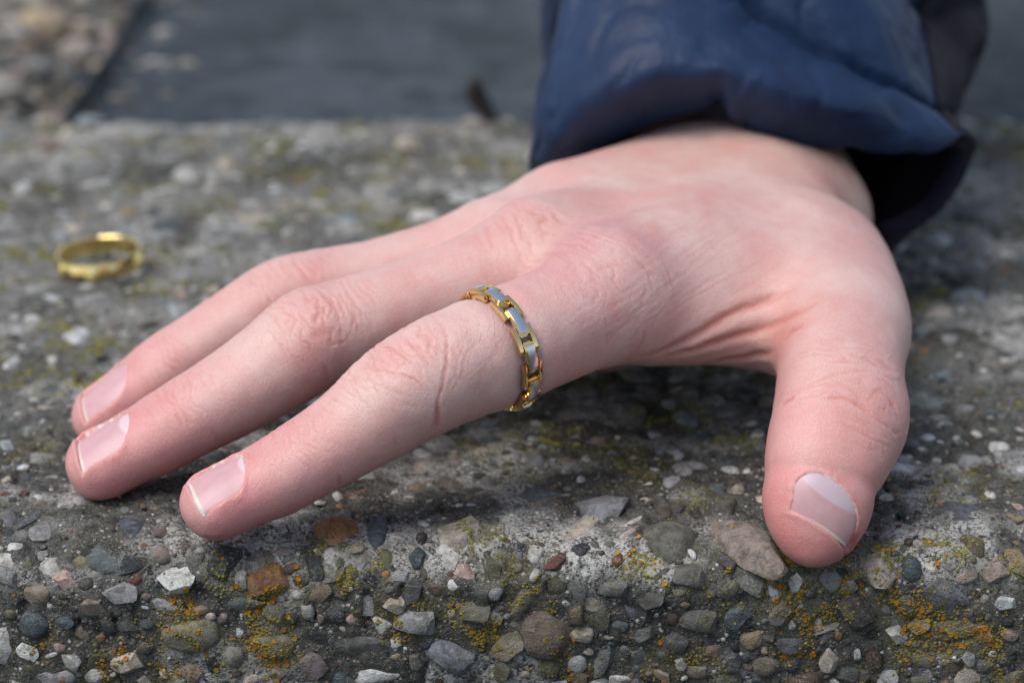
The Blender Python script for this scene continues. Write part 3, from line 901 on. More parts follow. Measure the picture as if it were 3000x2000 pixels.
def px_to_wall(px, py):
    """where the sight line of a photo pixel meets the wall's plain profile (x, profile length)"""
    d = ray(px, py)
    t = -CAM_H / d[2]
    y = d[1] * t
    if y >= WALL_YF + WALL_R:
        return d[0] * t, L_FACE + L_ARC + (y - WALL_YF - WALL_R)
    lo, hi = 300.0, t + 150.0
    for _ in range(40):
        m = (lo + hi) / 2
        p = np.array([[d[0] * m, d[1] * m, CAM_H + d[2] * m]])
        if wall_dist(p)[0][0] > 0: lo = m
        else: hi = m
    y, z = d[1] * lo, CAM_H + d[2] * lo
    if z < -WALL_R:
        return d[0] * lo, z - WALL_BOT
    a = math.atan2(z + WALL_R, (WALL_YF + WALL_R) - y)
    return d[0] * lo, L_FACE + WALL_R * a

LSPOT = []
for (px, py, r, o_) in LICHEN_SPOTS:
    x, l = px_to_wall(px, py)
    p, n_ = base_pt(np.array([x]), np.array([l]))
    LSPOT.append((p[0], r, o_))
_rl = random.Random(12)
for k in range(130):                               # the top further back is dotted with it too
    x, y = _rl.uniform(-150, 150), _rl.uniform(430, 670)
    LSPOT.append((np.array([x, y, 0.0]), _rl.uniform(3, 8), 0.05))

def lichen_field(p):
    f = np.zeros(len(p))
    for c, r, o_ in LSPOT:
        d2 = ((p - c) ** 2).sum(1) / (r * r)
        f = np.maximum(f, np.exp(-d2))
    return np.clip(f * 1.25 + 0.75 * fbm(p, 4.0, 3, 120) * sstep(0.05, 0.5, f) - 0.22, 0, 1)

def graded(a, b, steps):
    """positions from a to b with spacing that changes linearly between (pos, step) knots"""
    out = [a]
    while out[-1] < b:
        out.append(out[-1] + np.interp(out[-1], [k[0] for k in steps], [k[1] for k in steps]))
    out[-1] = b
    return np.array(out)

def wall_material():
    m = NT('concrete')
    vec = m.coord(1000.0)
    big = m.noise(vec, 0.06, 4, 0.6)
    mid = m.noise(vec, 0.35, 5, 0.65)
    fine = m.noise(vec, 1.7, 4, 0.7)
    c = m.mix(m.step(mid, 0.35, 0.68), (0.013, 0.0135, 0.0125), (0.098, 0.098, 0.088))
    c = m.mix(m.step(big, 0.42, 0.62, 0.0, 0.4), c, (0.080, 0.081, 0.065))
    # sand grains of many colours
    g1 = m.n('TexVoronoi'); g1.inputs['Scale'].default_value = 1.25; m.t.links.new(vec, g1.inputs['Vector'])
    sep = m.n('SeparateColor'); m.t.links.new(g1.outputs['Color'], sep.inputs[0])
    gcol = m.ramp(sep.outputs[0], [(0.0, (0.02, 0.02, 0.018)), (0.25, (0.07, 0.058, 0.046)), (0.5, (0.17, 0.145, 0.11)), (0.68, (0.09, 0.10, 0.10)), (0.82, (0.28, 0.22, 0.17)), (0.93, (0.60, 0.57, 0.52)), (1.0, (0.28, 0.13, 0.09))])
    inside = m.step(g1.outputs['Distance'], 0.52, 0.30)
    pick = m.step(sep.outputs[1], 0.45, 0.55)
    c = m.mix(m.math('MULTIPLY', inside, m.math('MULTIPLY', pick, 0.85)), c, gcol)
    g2 = m.n('TexVoronoi'); g2.inputs['Scale'].default_value = 3.1; m.t.links.new(vec, g2.inputs['Vector'])
    sep2 = m.n('SeparateColor'); m.t.links.new(g2.outputs['Color'], sep2.inputs[0])
    gc2 = m.ramp(sep2.outputs[0], [(0.0, (0.02, 0.02, 0.02)), (0.4, (0.10, 0.09, 0.075)), (0.75, (0.22, 0.19, 0.15)), (1.0, (0.5, 0.47, 0.42))])
    c = m.mix(m.math('MULTIPLY', m.step(g2.outputs['Distance'], 0.5, 0.25), 0.6), c, gc2)
    # lime bloom, broken into specks
    lime = m.math('MULTIPLY', m.attr('lime'), m.step(m.math('ADD', fine, m.math('MULTIPLY', mid, 0.35)), 0.55, 0.74))
    c = m.mix(m.math('MULTIPLY', lime, 0.85), c, (0.50, 0.485, 0.45))
    # dark algae in the hollows' pattern
    c = m.mix(m.step(m.noise(vec, 0.22, 4, 0.6), 0.56, 0.72, 0.0, 0.75), c, (0.028, 0.03, 0.026))
    li = m.math('MULTIPLY', m.attr('lichen'), m.step(m.noise(vec, 1.3, 4, 0.7), 0.38, 0.6))
    lc = m.mix(m.step(fine, 0.4, 0.65), (0.075, 0.072, 0.025), (0.19, 0.165, 0.04))
    c = m.mix(m.math('MULTIPLY', li, 0.6), c, lc)
    h = m.math('ADD', m.math('MULTIPLY', m.step(g1.outputs['Distance'], 0.55, 0.1), m.math('MULTIPLY', pick, 0.8)), m.math('MULTIPLY', fine, 0.9))
    h = m.math('ADD', h, m.math('MULTIPLY', m.step(g2.outputs['Distance'], 0.5, 0.1), 0.35))
    return m.out(Base_Color=c, Roughness=0.9, Normal=m.bump(h, 0.9, 0.00035), Specular_IOR_Level=0.25)

def pebble_material(name, from_attr):
    m = NT(name)
    if from_attr:
        base = m.attr('tone', 'Color')
        rnd = m.attr('seed')
    else:
        oi = m.n('ObjectInfo')
        base, rnd = oi.outputs['Color'], oi.outputs['Random']
    geo = m.n('NewGeometry')
    mp = m.n('Mapping'); mp.inputs['Scale'].default_value = (1000,) * 3
    m.t.links.new(geo.outputs['Position'], mp.inputs['Vector'])
    vec = mp.outputs[0]
    n1 = m.noise(vec, 0.55, 5, 0.65, 0.6)
    n2 = m.noise(vec, 2.6, 4, 0.7)
    streak = m.n('Mapping'); streak.inputs['Scale'].default_value = (350, 900, 2600)
    m.t.links.new(geo.outputs['Position'], streak.inputs['Vector'])
    n3 = m.noise(streak.outputs[0], 1.0, 3, 0.6, 1.2)
    dk = m.mix(1.0, base, (0.45, 0.43, 0.4), 'MULTIPLY')
    lt = m.mix(0.4, base, (0.55, 0.52, 0.48))
    c = m.mix(m.step(n1, 0.33, 0.62), dk, base)
    c = m.mix(m.step(n3, 0.52, 0.72, 0, 0.45), c, lt)
    c = m.mix(m.step(n2, 0.52, 0.72, 0, 0.5), c, dk)
    c = m.mix(m.step(m.noise(vec, 0.16, 3, 0.6), 0.5, 0.66, 0.0, 0.3), c, (0.055, 0.053, 0.045))   # grime
    c = m.mix(m.math('MULTIPLY', m.step(m.noise(vec, 0.21, 3, 0.6), 0.48, 0.6), m.step(m.noise(vec, 2.1, 4, 0.75), 0.52, 0.62, 0, 0.7)), c, (0.32, 0.30, 0.26))   # cement specks
    c = m.mix(m.math('MULTIPLY', m.step(m.noise(vec, 0.13, 3, 0.6, 0.5), 0.54, 0.62), m.step(m.noise(vec, 1.5, 4, 0.75), 0.45, 0.6, 0, 0.5)), c, (0.20, 0.17, 0.055))   # thin lichen
    h = m.math('ADD', n2, m.math('MULTIPLY', n1, 0.7))
    return m.out(Base_Color=c, Roughness=m.math('ADD', 0.55, m.math('MULTIPLY', n1, 0.3)), Normal=m.bump(h, 0.8, 0.0007), Specular_IOR_Level=0.35)

def stone_proto(seed, sub, kind):
    r = random.Random(seed)
    bm = bmesh.new()
    bmesh.ops.create_icosphere(bm, subdivisions=sub, radius=1.0)
    P = np.array([v.co[:] for v in bm.verts])
    F = np.array([[v.index for v in f.verts] for f in bm.faces])
    bm.free()
    cuts = {'round': 5, 'angular': 9, 'flat': 6, 'shard': 8}[kind]
    for _ in range(cuts):
        n = nrm(np.array([r.gauss(0, 1), r.gauss(0, 1), r.gauss(0, 0.7)]))
        d = r.uniform(0.5, 0.85) if kind != 'round' else r.uniform(0.72, 0.93)
        k = P @ n - d
        P = P - np.maximum(k, 0)[:, None] * n * 0.96
    amp = 0.05 if kind == 'round' else 0.07
    P = P * (1 + amp * fbm(P + seed * 3.1, 0.7, 2, seed))[:, None]
    P /= np.abs(P).max(0)
    return P, F

KINDS_ = ('round', 'angular', 'flat', 'shard')
PROTO = {}
for i, k in enumerate(('round', 'round', 'round', 'angular', 'angular', 'angular', 'flat', 'flat', 'shard', 'shard')):
    PROTO.setdefault(k, []).append([stone_proto(100 + i, s_, k) for s_ in (1, 2, 3)])

GREY, BLUE, SLATE, TAN = (0.13, 0.13, 0.122), (0.068, 0.09, 0.10), (0.036, 0.04, 0.045), (0.22, 0.17, 0.11)
BROWN, CREAM, WHITE, RED = (0.08, 0.056, 0.04), (0.44, 0.385, 0.31), (0.56, 0.54, 0.505), (0.13, 0.055, 0.042)
AMBER, OLIVE, LGREY, PINK, TAUPE = (0.27, 0.13, 0.05), (0.12, 0.115, 0.07), (0.26, 0.255, 0.25), (0.44, 0.31, 0.27), (0.24, 0.195, 0.165)
SHELL = (0.60, 0.62, 0.62)
PALETTE = [(GREY, 16), (BLUE, 15), (SLATE, 14), (TAN, 8), (BROWN, 8), (CREAM, 10), (WHITE, 12), (RED, 4), (AMBER, 2), (OLIVE, 12), (LGREY, 10), (PINK, 2), (TAUPE, 8), (SHELL, 3)]
PAL_FLAT = [c for c, w in PALETTE for _ in range(w)]

# stones, and one dark hole drawn as a black stone, that can be told apart in the photo: pixel, width, height (pixels), turn (degrees), colour, kind
KNOWN = [
    (985, 1539, 131, 66, -3, AMBER, 'round'), (1106, 1539, 57, 76, 0, BLUE, 'round'), (293, 1593, 180, 74, -33, (0.10, 0.11, 0.11), 'flat'), (389, 1530, 86, 58, 12, (0.075, 0.08, 0.10), 'round'),
    (239, 1644, 80, 44, -35, (0.22, 0.19, 0.12), 'flat'), (510, 1695, 108, 92, -10, WHITE, 'angular'), (348, 1740, 95, 66, -15, LGREY, 'angular'), (105, 1829, 90, 84, 0, BLUE, 'round'),
    (108, 1745, 76, 62, -10, TAUPE, 'round'), (561, 1861, 166, 106, 5, (0.17, 0.16, 0.115), 'round'), (800, 1893, 128, 84, -10, (0.15, 0.145, 0.10), 'round'), (1052, 1893, 170, 74, -5, (0.115, 0.11, 0.10), 'flat'),
    (1224, 1823, 146, 96, 20, LGREY, 'angular'), (1327, 1925, 166, 112, -8, (0.19, 0.195, 0.21), 'angular'), (1078, 1785, 102, 82, -25, (0.24, 0.235, 0.245), 'angular'), (1365, 1676, 92, 46, -25, PINK, 'shard'),
    (1365, 1551, 205, 88, 4, (0.34, 0.31, 0.255), 'angular'), (698, 1772, 140, 44, -3, (0.13, 0.15, 0.15), 'flat'), (807, 1804, 76, 90, 10, (0.17, 0.17, 0.13), 'angular'), (376, 1938, 118, 74, -10, CREAM, 'angular'),
    (156, 1976, 126, 56, 0, LGREY, 'flat'), (918, 1950, 84, 86, 30, (0.20, 0.165, 0.16), 'shard'), (682, 1919, 64, 70, 0, (0.19, 0.185, 0.15), 'round'), (883, 1702, 52, 44, 0, (0.07, 0.06, 0.05), 'round'),
    (850, 1660, 60, 34, 0, (0.12, 0.075, 0.065), 'angular'), (620, 1708, 84, 40, 0, (0.15, 0.13, 0.115), 'flat'), (150, 1655, 80, 60, -30, (0.42, 0.41, 0.38), 'shard'), (20, 1690, 70, 70, 20, LGREY, 'angular'),
    (20, 1510, 62, 46, 20, (0.11, 0.11, 0.115), 'round'), (90, 1515, 30, 56, -20, (0.11, 0.12, 0.125), 'flat'), (30, 1545, 56, 30, 20, SLATE, 'angular'), (120, 1550, 90, 44, 15, LGREY, 'flat'), (475, 1548, 48, 30, 0, (0.14, 0.11, 0.10), 'angular'),
    (540, 1590, 44, 32, -20, (0.16, 0.135, 0.12), 'angular'), (530, 1520, 60, 26, -5, SLATE, 'flat'), (820, 1585, 60, 30, -10, TAUPE, 'flat'), (570, 1630, 60, 50, 0, (0.10, 0.10, 0.085), 'round'), (250, 1712, 44, 40, 0, (0.07, 0.066, 0.06), 'round'),
    (470, 1778, 96, 36, -15, LGREY, 'flat'), (590, 1790, 40, 30, 0, TAN, 'round'), (980, 1810, 60, 44, 0, SLATE, 'round'), (860, 1815, 44, 40, 20, SLATE, 'angular'), (700, 1855, 30, 30, 10, SHELL, 'shard'), (1160, 1885, 34, 40, 10, SHELL, 'shard'),
    (420, 1782, 34, 10, -10, SHELL, 'shard'), (155, 1910, 38, 14, 20, SHELL, 'shard'), (85, 1905, 66, 46, -30, WHITE, 'shard'), (30, 1800, 34, 36, 0, OLIVE, 'round'), (430, 1830, 44, 40, 0, (0.07, 0.085, 0.085), 'round'), (430, 1895, 44, 40, 0, (0.08, 0.07, 0.06), 'round'),
    (296, 1868, 24, 30, 0, AMBER, 'round'), (375, 1840, 70, 56, -30, (0.09, 0.09, 0.08), 'flat'), (1380, 1785, 100, 76, -30, (0.15, 0.14, 0.105), 'angular'), (1480, 1900, 110, 90, 20, (0.20, 0.18, 0.13), 'angular'), (1130, 1681, 22, 26, 0, AMBER, 'round'),
    (1175, 1690, 60, 42, 25, LGREY, 'angular'), (1060, 1640, 74, 44, 20, (0.26, 0.25, 0.25), 'angular'), (980, 1690, 90, 40, 30, (0.17, 0.16, 0.13), 'angular'), (1100, 1980, 130, 50, 5, (0.55, 0.53, 0.5), 'shard'), (740, 1990, 60, 40, 5, (0.5, 0.4, 0.36), 'angular'),
    (1755, 1472, 165, 92, -12, (0.27, 0.265, 0.275), 'angular'), (1698, 1545, 60, 100, -25, CREAM, 'shard'), (1956, 1561, 176, 84, 6, (0.12, 0.118, 0.098), 'round'), (1946, 1488, 58, 58, 0, (0.085, 0.068, 0.055), 'round'), (1985, 1480, 60, 36, -15, (0.075, 0.06, 0.06), 'angular'),
    (2189, 1574, 178, 150, 20, TAUPE, 'angular'), (2804, 1504, 186, 76, -8, (0.105, 0.108, 0.125), 'flat'), (1714, 1673, 50, 66, -25, SHELL, 'shard'), (1811, 1641, 42, 44, 0, RED, 'angular'), (1760, 1625, 40, 26, 0, SLATE, 'angular'), (1927, 1660, 108, 68, 0, (0.33, 0.30, 0.24), 'angular'),
    (2026, 1689, 104, 90, 25, (0.115, 0.112, 0.10), 'angular'), (1803, 1721, 104, 56, 20, (0.12, 0.115, 0.105), 'angular'), (1899, 1753, 78, 74, -10, (0.105, 0.10, 0.092), 'angular'), (2055, 1823, 128, 96, 20, (0.12, 0.115, 0.105), 'angular'),
    (2166, 1810, 106, 92, 10, (0.085, 0.10, 0.105), 'angular'), (2291, 1797, 100, 72, 20, (0.15, 0.14, 0.125), 'angular'), (2393, 1829, 124, 104, 0, (0.30, 0.285, 0.265), 'angular'), (2514, 1797, 130, 110, -20, (0.065, 0.06, 0.052), 'angular'),
    (1599, 1861, 150, 166, 5, (0.13, 0.105, 0.075), 'round'), (2205, 1880, 66, 68, 0, (0.25, 0.20, 0.13), 'round'), (2319, 1893, 84, 66, -10, (0.12, 0.125, 0.13), 'round'), (2246, 1957, 80, 70, 0, (0.13, 0.11, 0.085), 'round'), (2782, 1842, 180, 66, 6, (0.13, 0.12, 0.08), 'flat'),
    (2769, 1740, 165, 84, -35, (0.17, 0.17, 0.19), 'flat'), (2951, 1769, 86, 52, -25, (0.42, 0.45, 0.44), 'angular'), (1761, 1931, 50, 130, -12, (0.15, 0.145, 0.14), 'flat'), (1820, 1835, 56, 44, 15, (0.09, 0.095, 0.09), 'angular'), (1890, 1860, 72, 66, -20, (0.14, 0.14, 0.13), 'angular'),
    (1970, 1818, 36, 52, 15, (0.12, 0.08, 0.06), 'round'), (1985, 1890, 84, 72, 0, (0.11, 0.105, 0.10), 'angular'), (2070, 1748, 56, 38, 0, (0.14, 0.12, 0.085), 'round'), (2135, 1646, 62, 48, 0, (0.075, 0.062, 0.055), 'angular'), (1845, 1790, 30, 56, 30, (0.16, 0.17, 0.19), 'shard'),
    (1530, 1745, 60, 150, -25, (0.15, 0.14, 0.10), 'flat'), (1725, 1910, 36, 30, -20, (0.5, 0.42, 0.38), 'shard'), (2512, 1920, 24, 40, 10, SHELL, 'shard'), (2270, 1745, 40, 60, 25, (0.42, 0.45, 0.44), 'shard'), (2322, 1832, 26, 34, 0, SHELL, 'shard'), (2320, 1620, 70, 60, 20, (0.09, 0.07, 0.045), 'angular'),
    (2500, 1611, 76, 36, 20, (0.085, 0.09, 0.085), 'flat'), (2830, 1690, 70, 36, 10, TAUPE, 'round'), (2850, 1590, 70, 60, 20, (0.10, 0.085, 0.05), 'round'), (2690, 1830, 60, 60, 0, TAUPE, 'angular'), (2700, 1930, 90, 40, -10, GREY, 'flat'), (2880, 1945, 56, 50, 0, (0.10, 0.10, 0.095), 'round'), (2960, 1860, 60, 50, 0, TAUPE, 'angular'),
    (2970, 1990, 70, 70, 40, OLIVE, 'flat'), (2700, 1990, 60, 40, 0, GREY, 'round'), (2600, 1990, 60, 70, 20, (0.30, 0.30, 0.29), 'angular'), (1520, 1590, 50, 26, 0, SLATE, 'flat'), (1850, 1550, 30, 50, -30, CREAM, 'shard'), (1870, 1510, 24, 60, -40, (0.55, 0.5, 0.45), 'shard'),
    (1975, 1330, 60, 28, -5, SHELL, 'shard'), (2010, 1365, 120, 36, 5, LGREY, 'flat'), (1975, 1412, 80, 36, -8, (0.34, 0.34, 0.34), 'angular'), (1700, 1406, 34, 20, 0, SHELL, 'shard'), (1560, 1440, 170, 46, 3, (0.085, 0.095, 0.10), 'flat'), (2230, 1460, 100, 34, 5, CREAM, 'flat'), (2130, 1480, 76, 44, -5, (0.09, 0.085, 0.075), 'angular'),
    (2990, 1370, 60, 24, 5, SHELL, 'shard'), (2960, 1340, 60, 24, 5, LGREY, 'flat'), (2830, 1350, 80, 40, -10, LGREY, 'flat'), (2715, 1458, 40, 18, 0, RED, 'round'), (2920, 1425, 60, 30, -8, (0.10, 0.085, 0.085), 'round'), (1235, 1360, 44, 26, -20, (0.42, 0.36, 0.30), 'round'), (1190, 1360, 56, 28, 15, LGREY, 'round'), (1220, 1420, 46, 24, -10, TAN, 'round'), (1155, 1430, 30, 18, 0, SHELL, 'shard'),
    (1010, 1500, 40, 18, 0, GREY, 'round'), (900, 1510, 60, 24, 15, (0.12, 0.13, 0.13), 'flat'), (1250, 1495, 36, 34, -30, SLATE, 'angular'), (1235, 1560, 34, 34, 0, (0.015, 0.015, 0.015), 'round'), (1430, 1620, 30, 28, 0, SLATE, 'round'), (160, 1400, 110, 50, -8, (0.27, 0.27, 0.26), 'flat'), (180, 1470, 60, 26, -4, (0.36, 0.35, 0.36), 'flat'), (240, 1460, 60, 22, -8, (0.36, 0.33, 0.32), 'flat'), (230, 1478, 30, 14, 0, OLIVE, 'round'),  # the near-black round stone stands in for a hole, its shade painted on
    (400, 1463, 60, 16, -5, GREY, 'flat'), (10, 1375, 44, 22, 10, LGREY, 'flat'), (70, 1380, 36, 18, 0, SHELL, 'shard'), (90, 1270, 70, 30, 0, (0.2, 0.22, 0.19), 'flat'), (2540, 1240, 60, 30, 0, SLATE, 'round'), (2130, 1200, 90, 36, -20, LGREY, 'shard'), (2250, 1222, 60, 30, 0, LGREY, 'angular'), (2220, 1280, 44, 24, -10, SHELL, 'shard'), (2700, 1180, 130, 40, 5, (0.18, 0.2, 0.18), 'flat'),
    (2880, 1110, 60, 26, 0, LGREY, 'angular'), (2740, 1220, 70, 26, -4, LGREY, 'flat'), (2930, 990, 80, 30, 0, SHELL, 'shard'), (2770, 995, 70, 30, 8, LGREY, 'flat'), (2750, 705, 90, 40, 0, SHELL, 'round'), (2890, 625, 80, 40, 0, LGREY, 'round'), (2880, 700, 56, 34, 0, LGREY, 'round'), (1130, 1180, 40, 22, 0, LGREY, 'flat'), (830, 1235, 60, 30, 10, TAUPE, 'flat'),
    (40, 1060, 70, 40, 0, SHELL, 'angular'), (230, 985, 110, 50, -5, SHELL, 'angular'), (510, 915, 90, 44, 10, (0.3, 0.32, 0.32), 'flat'), (560, 800, 160, 50, -3, LGREY, 'flat'), (250, 842, 70, 26, 0, SHELL, 'flat'), (285, 890, 150, 40, 0, LGREY, 'angular'), (1355, 588, 100, 36, -3, (0.68, 0.69, 0.66), 'flat'), (1450, 540, 200, 40, -3, (0.36, 0.37, 0.37), 'flat'),
    (1195, 420, 84, 44, 0, CREAM, 'round'), (660, 480, 84, 50, 0, CREAM, 'round'), (820, 370, 80, 60, 0, (0.5, 0.4, 0.3), 'round'), (335, 330, 90, 60, 0, LGREY, 'round'), (70, 555, 56, 36, 0, SHELL, 'round'), (170, 490, 70, 36, 0, LGREY, 'round'), (1020, 650, 60, 30, 0, (0.2, 0.25, 0.3), 'round'), (970, 680, 90, 30, 0, LGREY, 'flat'), (1130, 500, 50, 40, 0, LGREY, 'round'),
]

def stone_matrix(x, l, dx, dy, dz, turn, lift, tilt=(0, 0)):
    """4x4 for a unit stone: half sizes dx (along x), dy (along the profile), dz (out of the wall)"""
    p, n = base_pt(np.array([float(x)]), np.array([float(l)]))
    n = n[0]
    tx = np.array([1.0, 0, 0])
    ty = np.cross(n, tx)
    c, s = math.cos(math.radians(turn)), math.sin(math.radians(turn))
    a, b = c * tx + s * ty, -s * tx + c * ty
    nn = nrm(n + tilt[0] * tx + tilt[1] * ty)
    a = nrm(a - (a @ nn) * nn); b = np.cross(nn, a)
    o = p[0] + n * lift
    M = np.eye(4)
    M[:3, 0], M[:3, 1], M[:3, 2], M[:3, 3] = a * dx, b * dy, nn * dz, o
    return M

stones = []       # (matrix, colour, kind, variant, seen size in pixels, x, l, radius)
grid_occ = {}
def occupied(x, l, r, gap=0.8):
    cx, cl = int(x // 12), int(l // 12)
    for i in (-1, 0, 1):
        for j in (-1, 0, 1):
            for (x2, l2, r2) in grid_occ.get((cx + i, cl + j), ()):
                if (x - x2) ** 2 + (l - l2) ** 2 < ((r + r2) * gap) ** 2:
                    return True
    return False
def occupy(x, l, r):
    grid_occ.setdefault((int(x // 12), int(l // 12)), []).append((x, l, r))

rs = random.Random(21)
for (px, py, w_, h_, turn, colr, kind) in KNOWN:
    x, l = px_to_wall(px, py)
    if l > L_FACE + L_ARC + 270:
        continue
    p, n = base_pt(np.array([x]), np.array([l]))
    dist = math.sqrt(((p[0] - np.array([0, 0, CAM_H])) ** 2).sum())
    sc = dist / FPX
    view = nrm(p[0] - np.array([0, 0, CAM_H]))
    fs = max(abs((n[0] @ view)), 0.30)                  # foreshortening of the profile direction
    colr = tuple(min(c * 1.3, 0.7) for c in colr)
    dx, dy = 1.1 * w_ * sc / 2, 1.1 * h_ * sc / 2 / (fs if l > L_FACE + 5 else 1.0)
    dz = min(dx, dy) * (0.75 if kind in ('round', 'angular') else 0.45)
    v = rs.randrange(len(PROTO[kind]))
    lift = -dz * (0.27 if l < L_FACE + 6 else 0.5)
    stones.append((stone_matrix(x, l, dx, dy, dz, turn, lift, (rs.uniform(-.12, .12), rs.uniform(-.12, .12))), colr, kind, v, w_ * 1.0 + h_, x, l, (dx + dy) / 2))
    occupy(x, l, (dx + dy) / 2)

def fill(n, r0, r1, xlim, l0, l1, gap, seed):
    r_ = random.Random(seed)
    for _ in range(n):
        l = r_.uniform(l0, l1)
        y = float(profile(np.array([l]))[0][0])
        xm = min(xlim, 95 + max(0, y - 400) * 0.26)
        x = r_.uniform(-xm, xm)
        r = r0 + (r1 - r0) * r_.random() ** 2
        if occupied(x, l, r, gap):
            continue
        occupy(x, l, r)
        kind = r_.choice(('round', 'angular', 'angular', 'angular', 'angular', 'flat', 'shard'))
        e = r_.uniform(0.65, 1.0)
        dx, dy = r * 1.15, r * 1.15 * e
        dz = min(dx, dy) * (0.75 if kind in ('round', 'angular') else 0.4)
        colr = r_.choice(PAL_FLAT)
        k = r_.uniform(0.85, 1.45)
        dist = math.hypot(y, CAM_H)
        fs = 1.0 if l < L_FACE + 6 else 0.42
        lift = -dz * r_.uniform(0.15, 0.6) - (0.0 if l < L_FACE + 6 else 0.15 * dz)
        if SHELL == colr and r > 1.6:
            colr = LGREY
        if l > TOP0 + 30 and r > 1.0 and r_.random() < 0.42:
            colr = r_.choice((LGREY, WHITE, WHITE, (0.36, 0.39, 0.41), CREAM, (0.22, 0.26, 0.28), SHELL))
        stones.append((stone_matrix(x, l, dx, dy, dz, r_.uniform(0, 180), lift, (r_.uniform(-.2, .2), r_.uniform(-.2, .2))),
                       tuple(min(c * k, 0.75) for c in colr), kind, r_.randrange(len(PROTO[kind])), 2 * r * FPX / dist * (1 + fs), x, l, r))

TOP0 = L_FACE + L_ARC
fill(1800, 1.9, 4.0, 96, L_FACE - 34, TOP0 - 3, 0.84, 31)
fill(2200, 0.9, 2.0, 96, L_FACE - 32, TOP0, 0.9, 32)
fill(2600, 0.35, 0.9, 94, L_FACE - 30, TOP0 + 4, 0.85, 33)
fill(700, 2.0, 5.0, 170, TOP0 + 3, TOP0 + 276, 1.1, 34)
fill(4000, 1.1, 2.4, 170, TOP0 + 2, TOP0 + 276, 1.0, 35)
fill(3600, 0.4, 1.1, 120, TOP0, TOP0 + 90, 0.9, 36)
fill(2500, 0.7, 1.4, 170, TOP0 + 70, TOP0 + 276, 0.9, 37)

# sit every stone on the relief of the cement
_sx = np.array([s_[5] for s_ in stones]); _sl = np.array([s_[6] for s_ in stones])
_sp_, _sn_ = base_pt(_sx, _sl)
_sh = relief(_sp_)
for k_, s_ in enumerate(stones):
    s_[0][:3, 3] += _sn_[k_] * _sh[k_]

# the cement body ------------------------------------------------------
xs = graded(-420, 420, [(-420, 40), (-190, 3.0), (-100, 0.62), (100, 0.62), (190, 3.0), (420, 40)])
ls = graded(0, TOP0 + (WALL_YB - WALL_YF - WALL_R), [(0, 12), (38, 1.2), (46, 0.55), (TOP0 + 60, 0.6), (TOP0 + 150, 1.3), (TOP0 + 290, 2.0)])
GX, GL = np.meshgrid(xs, ls, indexing='ij')
WP, WN = base_pt(GX.ravel(), GL.ravel())
endf = sstep(0, 6, (TOP0 + (WALL_YB - WALL_YF - WALL_R)) - GL.ravel())
WPd = WP + WN * (relief(WP) * np.where(GL.ravel() < 1, 0, 1))[:, None]
WPd[:, 2] -= (1 - endf) * 5.0                                        # worn back edge
nx_, nl_ = GX.shape
gi = np.arange(nx_ * nl_).reshape(nx_, nl_)
WQ = np.stack([gi[:-1, :-1], gi[1:, :-1], gi[1:, 1:], gi[:-1, 1:]], -1).reshape(-1, 4)
verts = [WPd]; quads = [WQ]; off = len(WPd)
def add_grid(P, nu, nv):
    global off
    g = np.arange(nu * nv).reshape(nu, nv) + off
    quads.append(np.stack([g[:-1, :-1], g[1:, :-1], g[1:, 1:], g[:-1, 1:]], -1).reshape(-1, 4))
    verts.append(P); off += nu * nv
# back face
bx = xs; bz = np.linspace(-5.0, WALL_BOT, 12)
BX, BZ = np.meshgrid(bx, bz, indexing='ij')
P = np.stack([BX.ravel(), np.full(BX.size, WALL_YB) + 0.02 + (BZ.ravel() + 5) * -0.0, BZ.ravel()], 1)
P[:, 1] += 0.8 * fbm(P, 12, 2, 140) * (BZ.ravel() < -5.5)
add_grid(P, len(bx), len(bz))
# the arm running back on the left: top and the side that faces the asphalt
ax_ = graded(-420, ARM_X, [(-420, 20), (-210, 3), (ARM_X, 2)])
ay_ = graded(WALL_YB + 0.05, 1700, [(WALL_YB, 2), (900, 4), (1200, 20), (1700, 60)])
AX, AY = np.meshgrid(ax_, ay_, indexing='ij')
P = np.stack([AX.ravel(), AY.ravel(), np.zeros(AX.size)], 1)
P[:, 0] += np.where(P[:, 0] > ARM_X - 0.5, 5 * fbm(P, 30, 2, 160), 0)
P[:, 2] += relief(P) * 0.8 + 2.2 * fbm(P, 34.0, 2, 170) * sstep(60, 20, ARM_X - P[:, 0]) - 12.5 * sstep(34, 0, ARM_X - P[:, 0]) - 0.3
add_grid(P, len(ax_), len(ay_))
az_ = np.linspace(-4.5, WALL_BOT, 10)
AY2, AZ2 = np.meshgrid(ay_, az_, indexing='ij')
P = np.stack([np.full(AY2.size, ARM_X), AY2.ravel(), AZ2.ravel()], 1)
P[:, 0] += 1.0 * fbm(P, 14, 2, 150)
add_grid(P[:, :], len(ay_), len(az_))
WV, WQa = np.concatenate(verts), np.concatenate(quads)
conc = wall_material()
wall = mesh_obj('concrete_wall', WV, WQa, conc, None, True, {'lime': lime_field(WV), 'lichen': lichen_field(WV)})
tag(wall, 'low weathered concrete wall with pebbles and yellow lichen under the hand', 'wall', kind='thing')

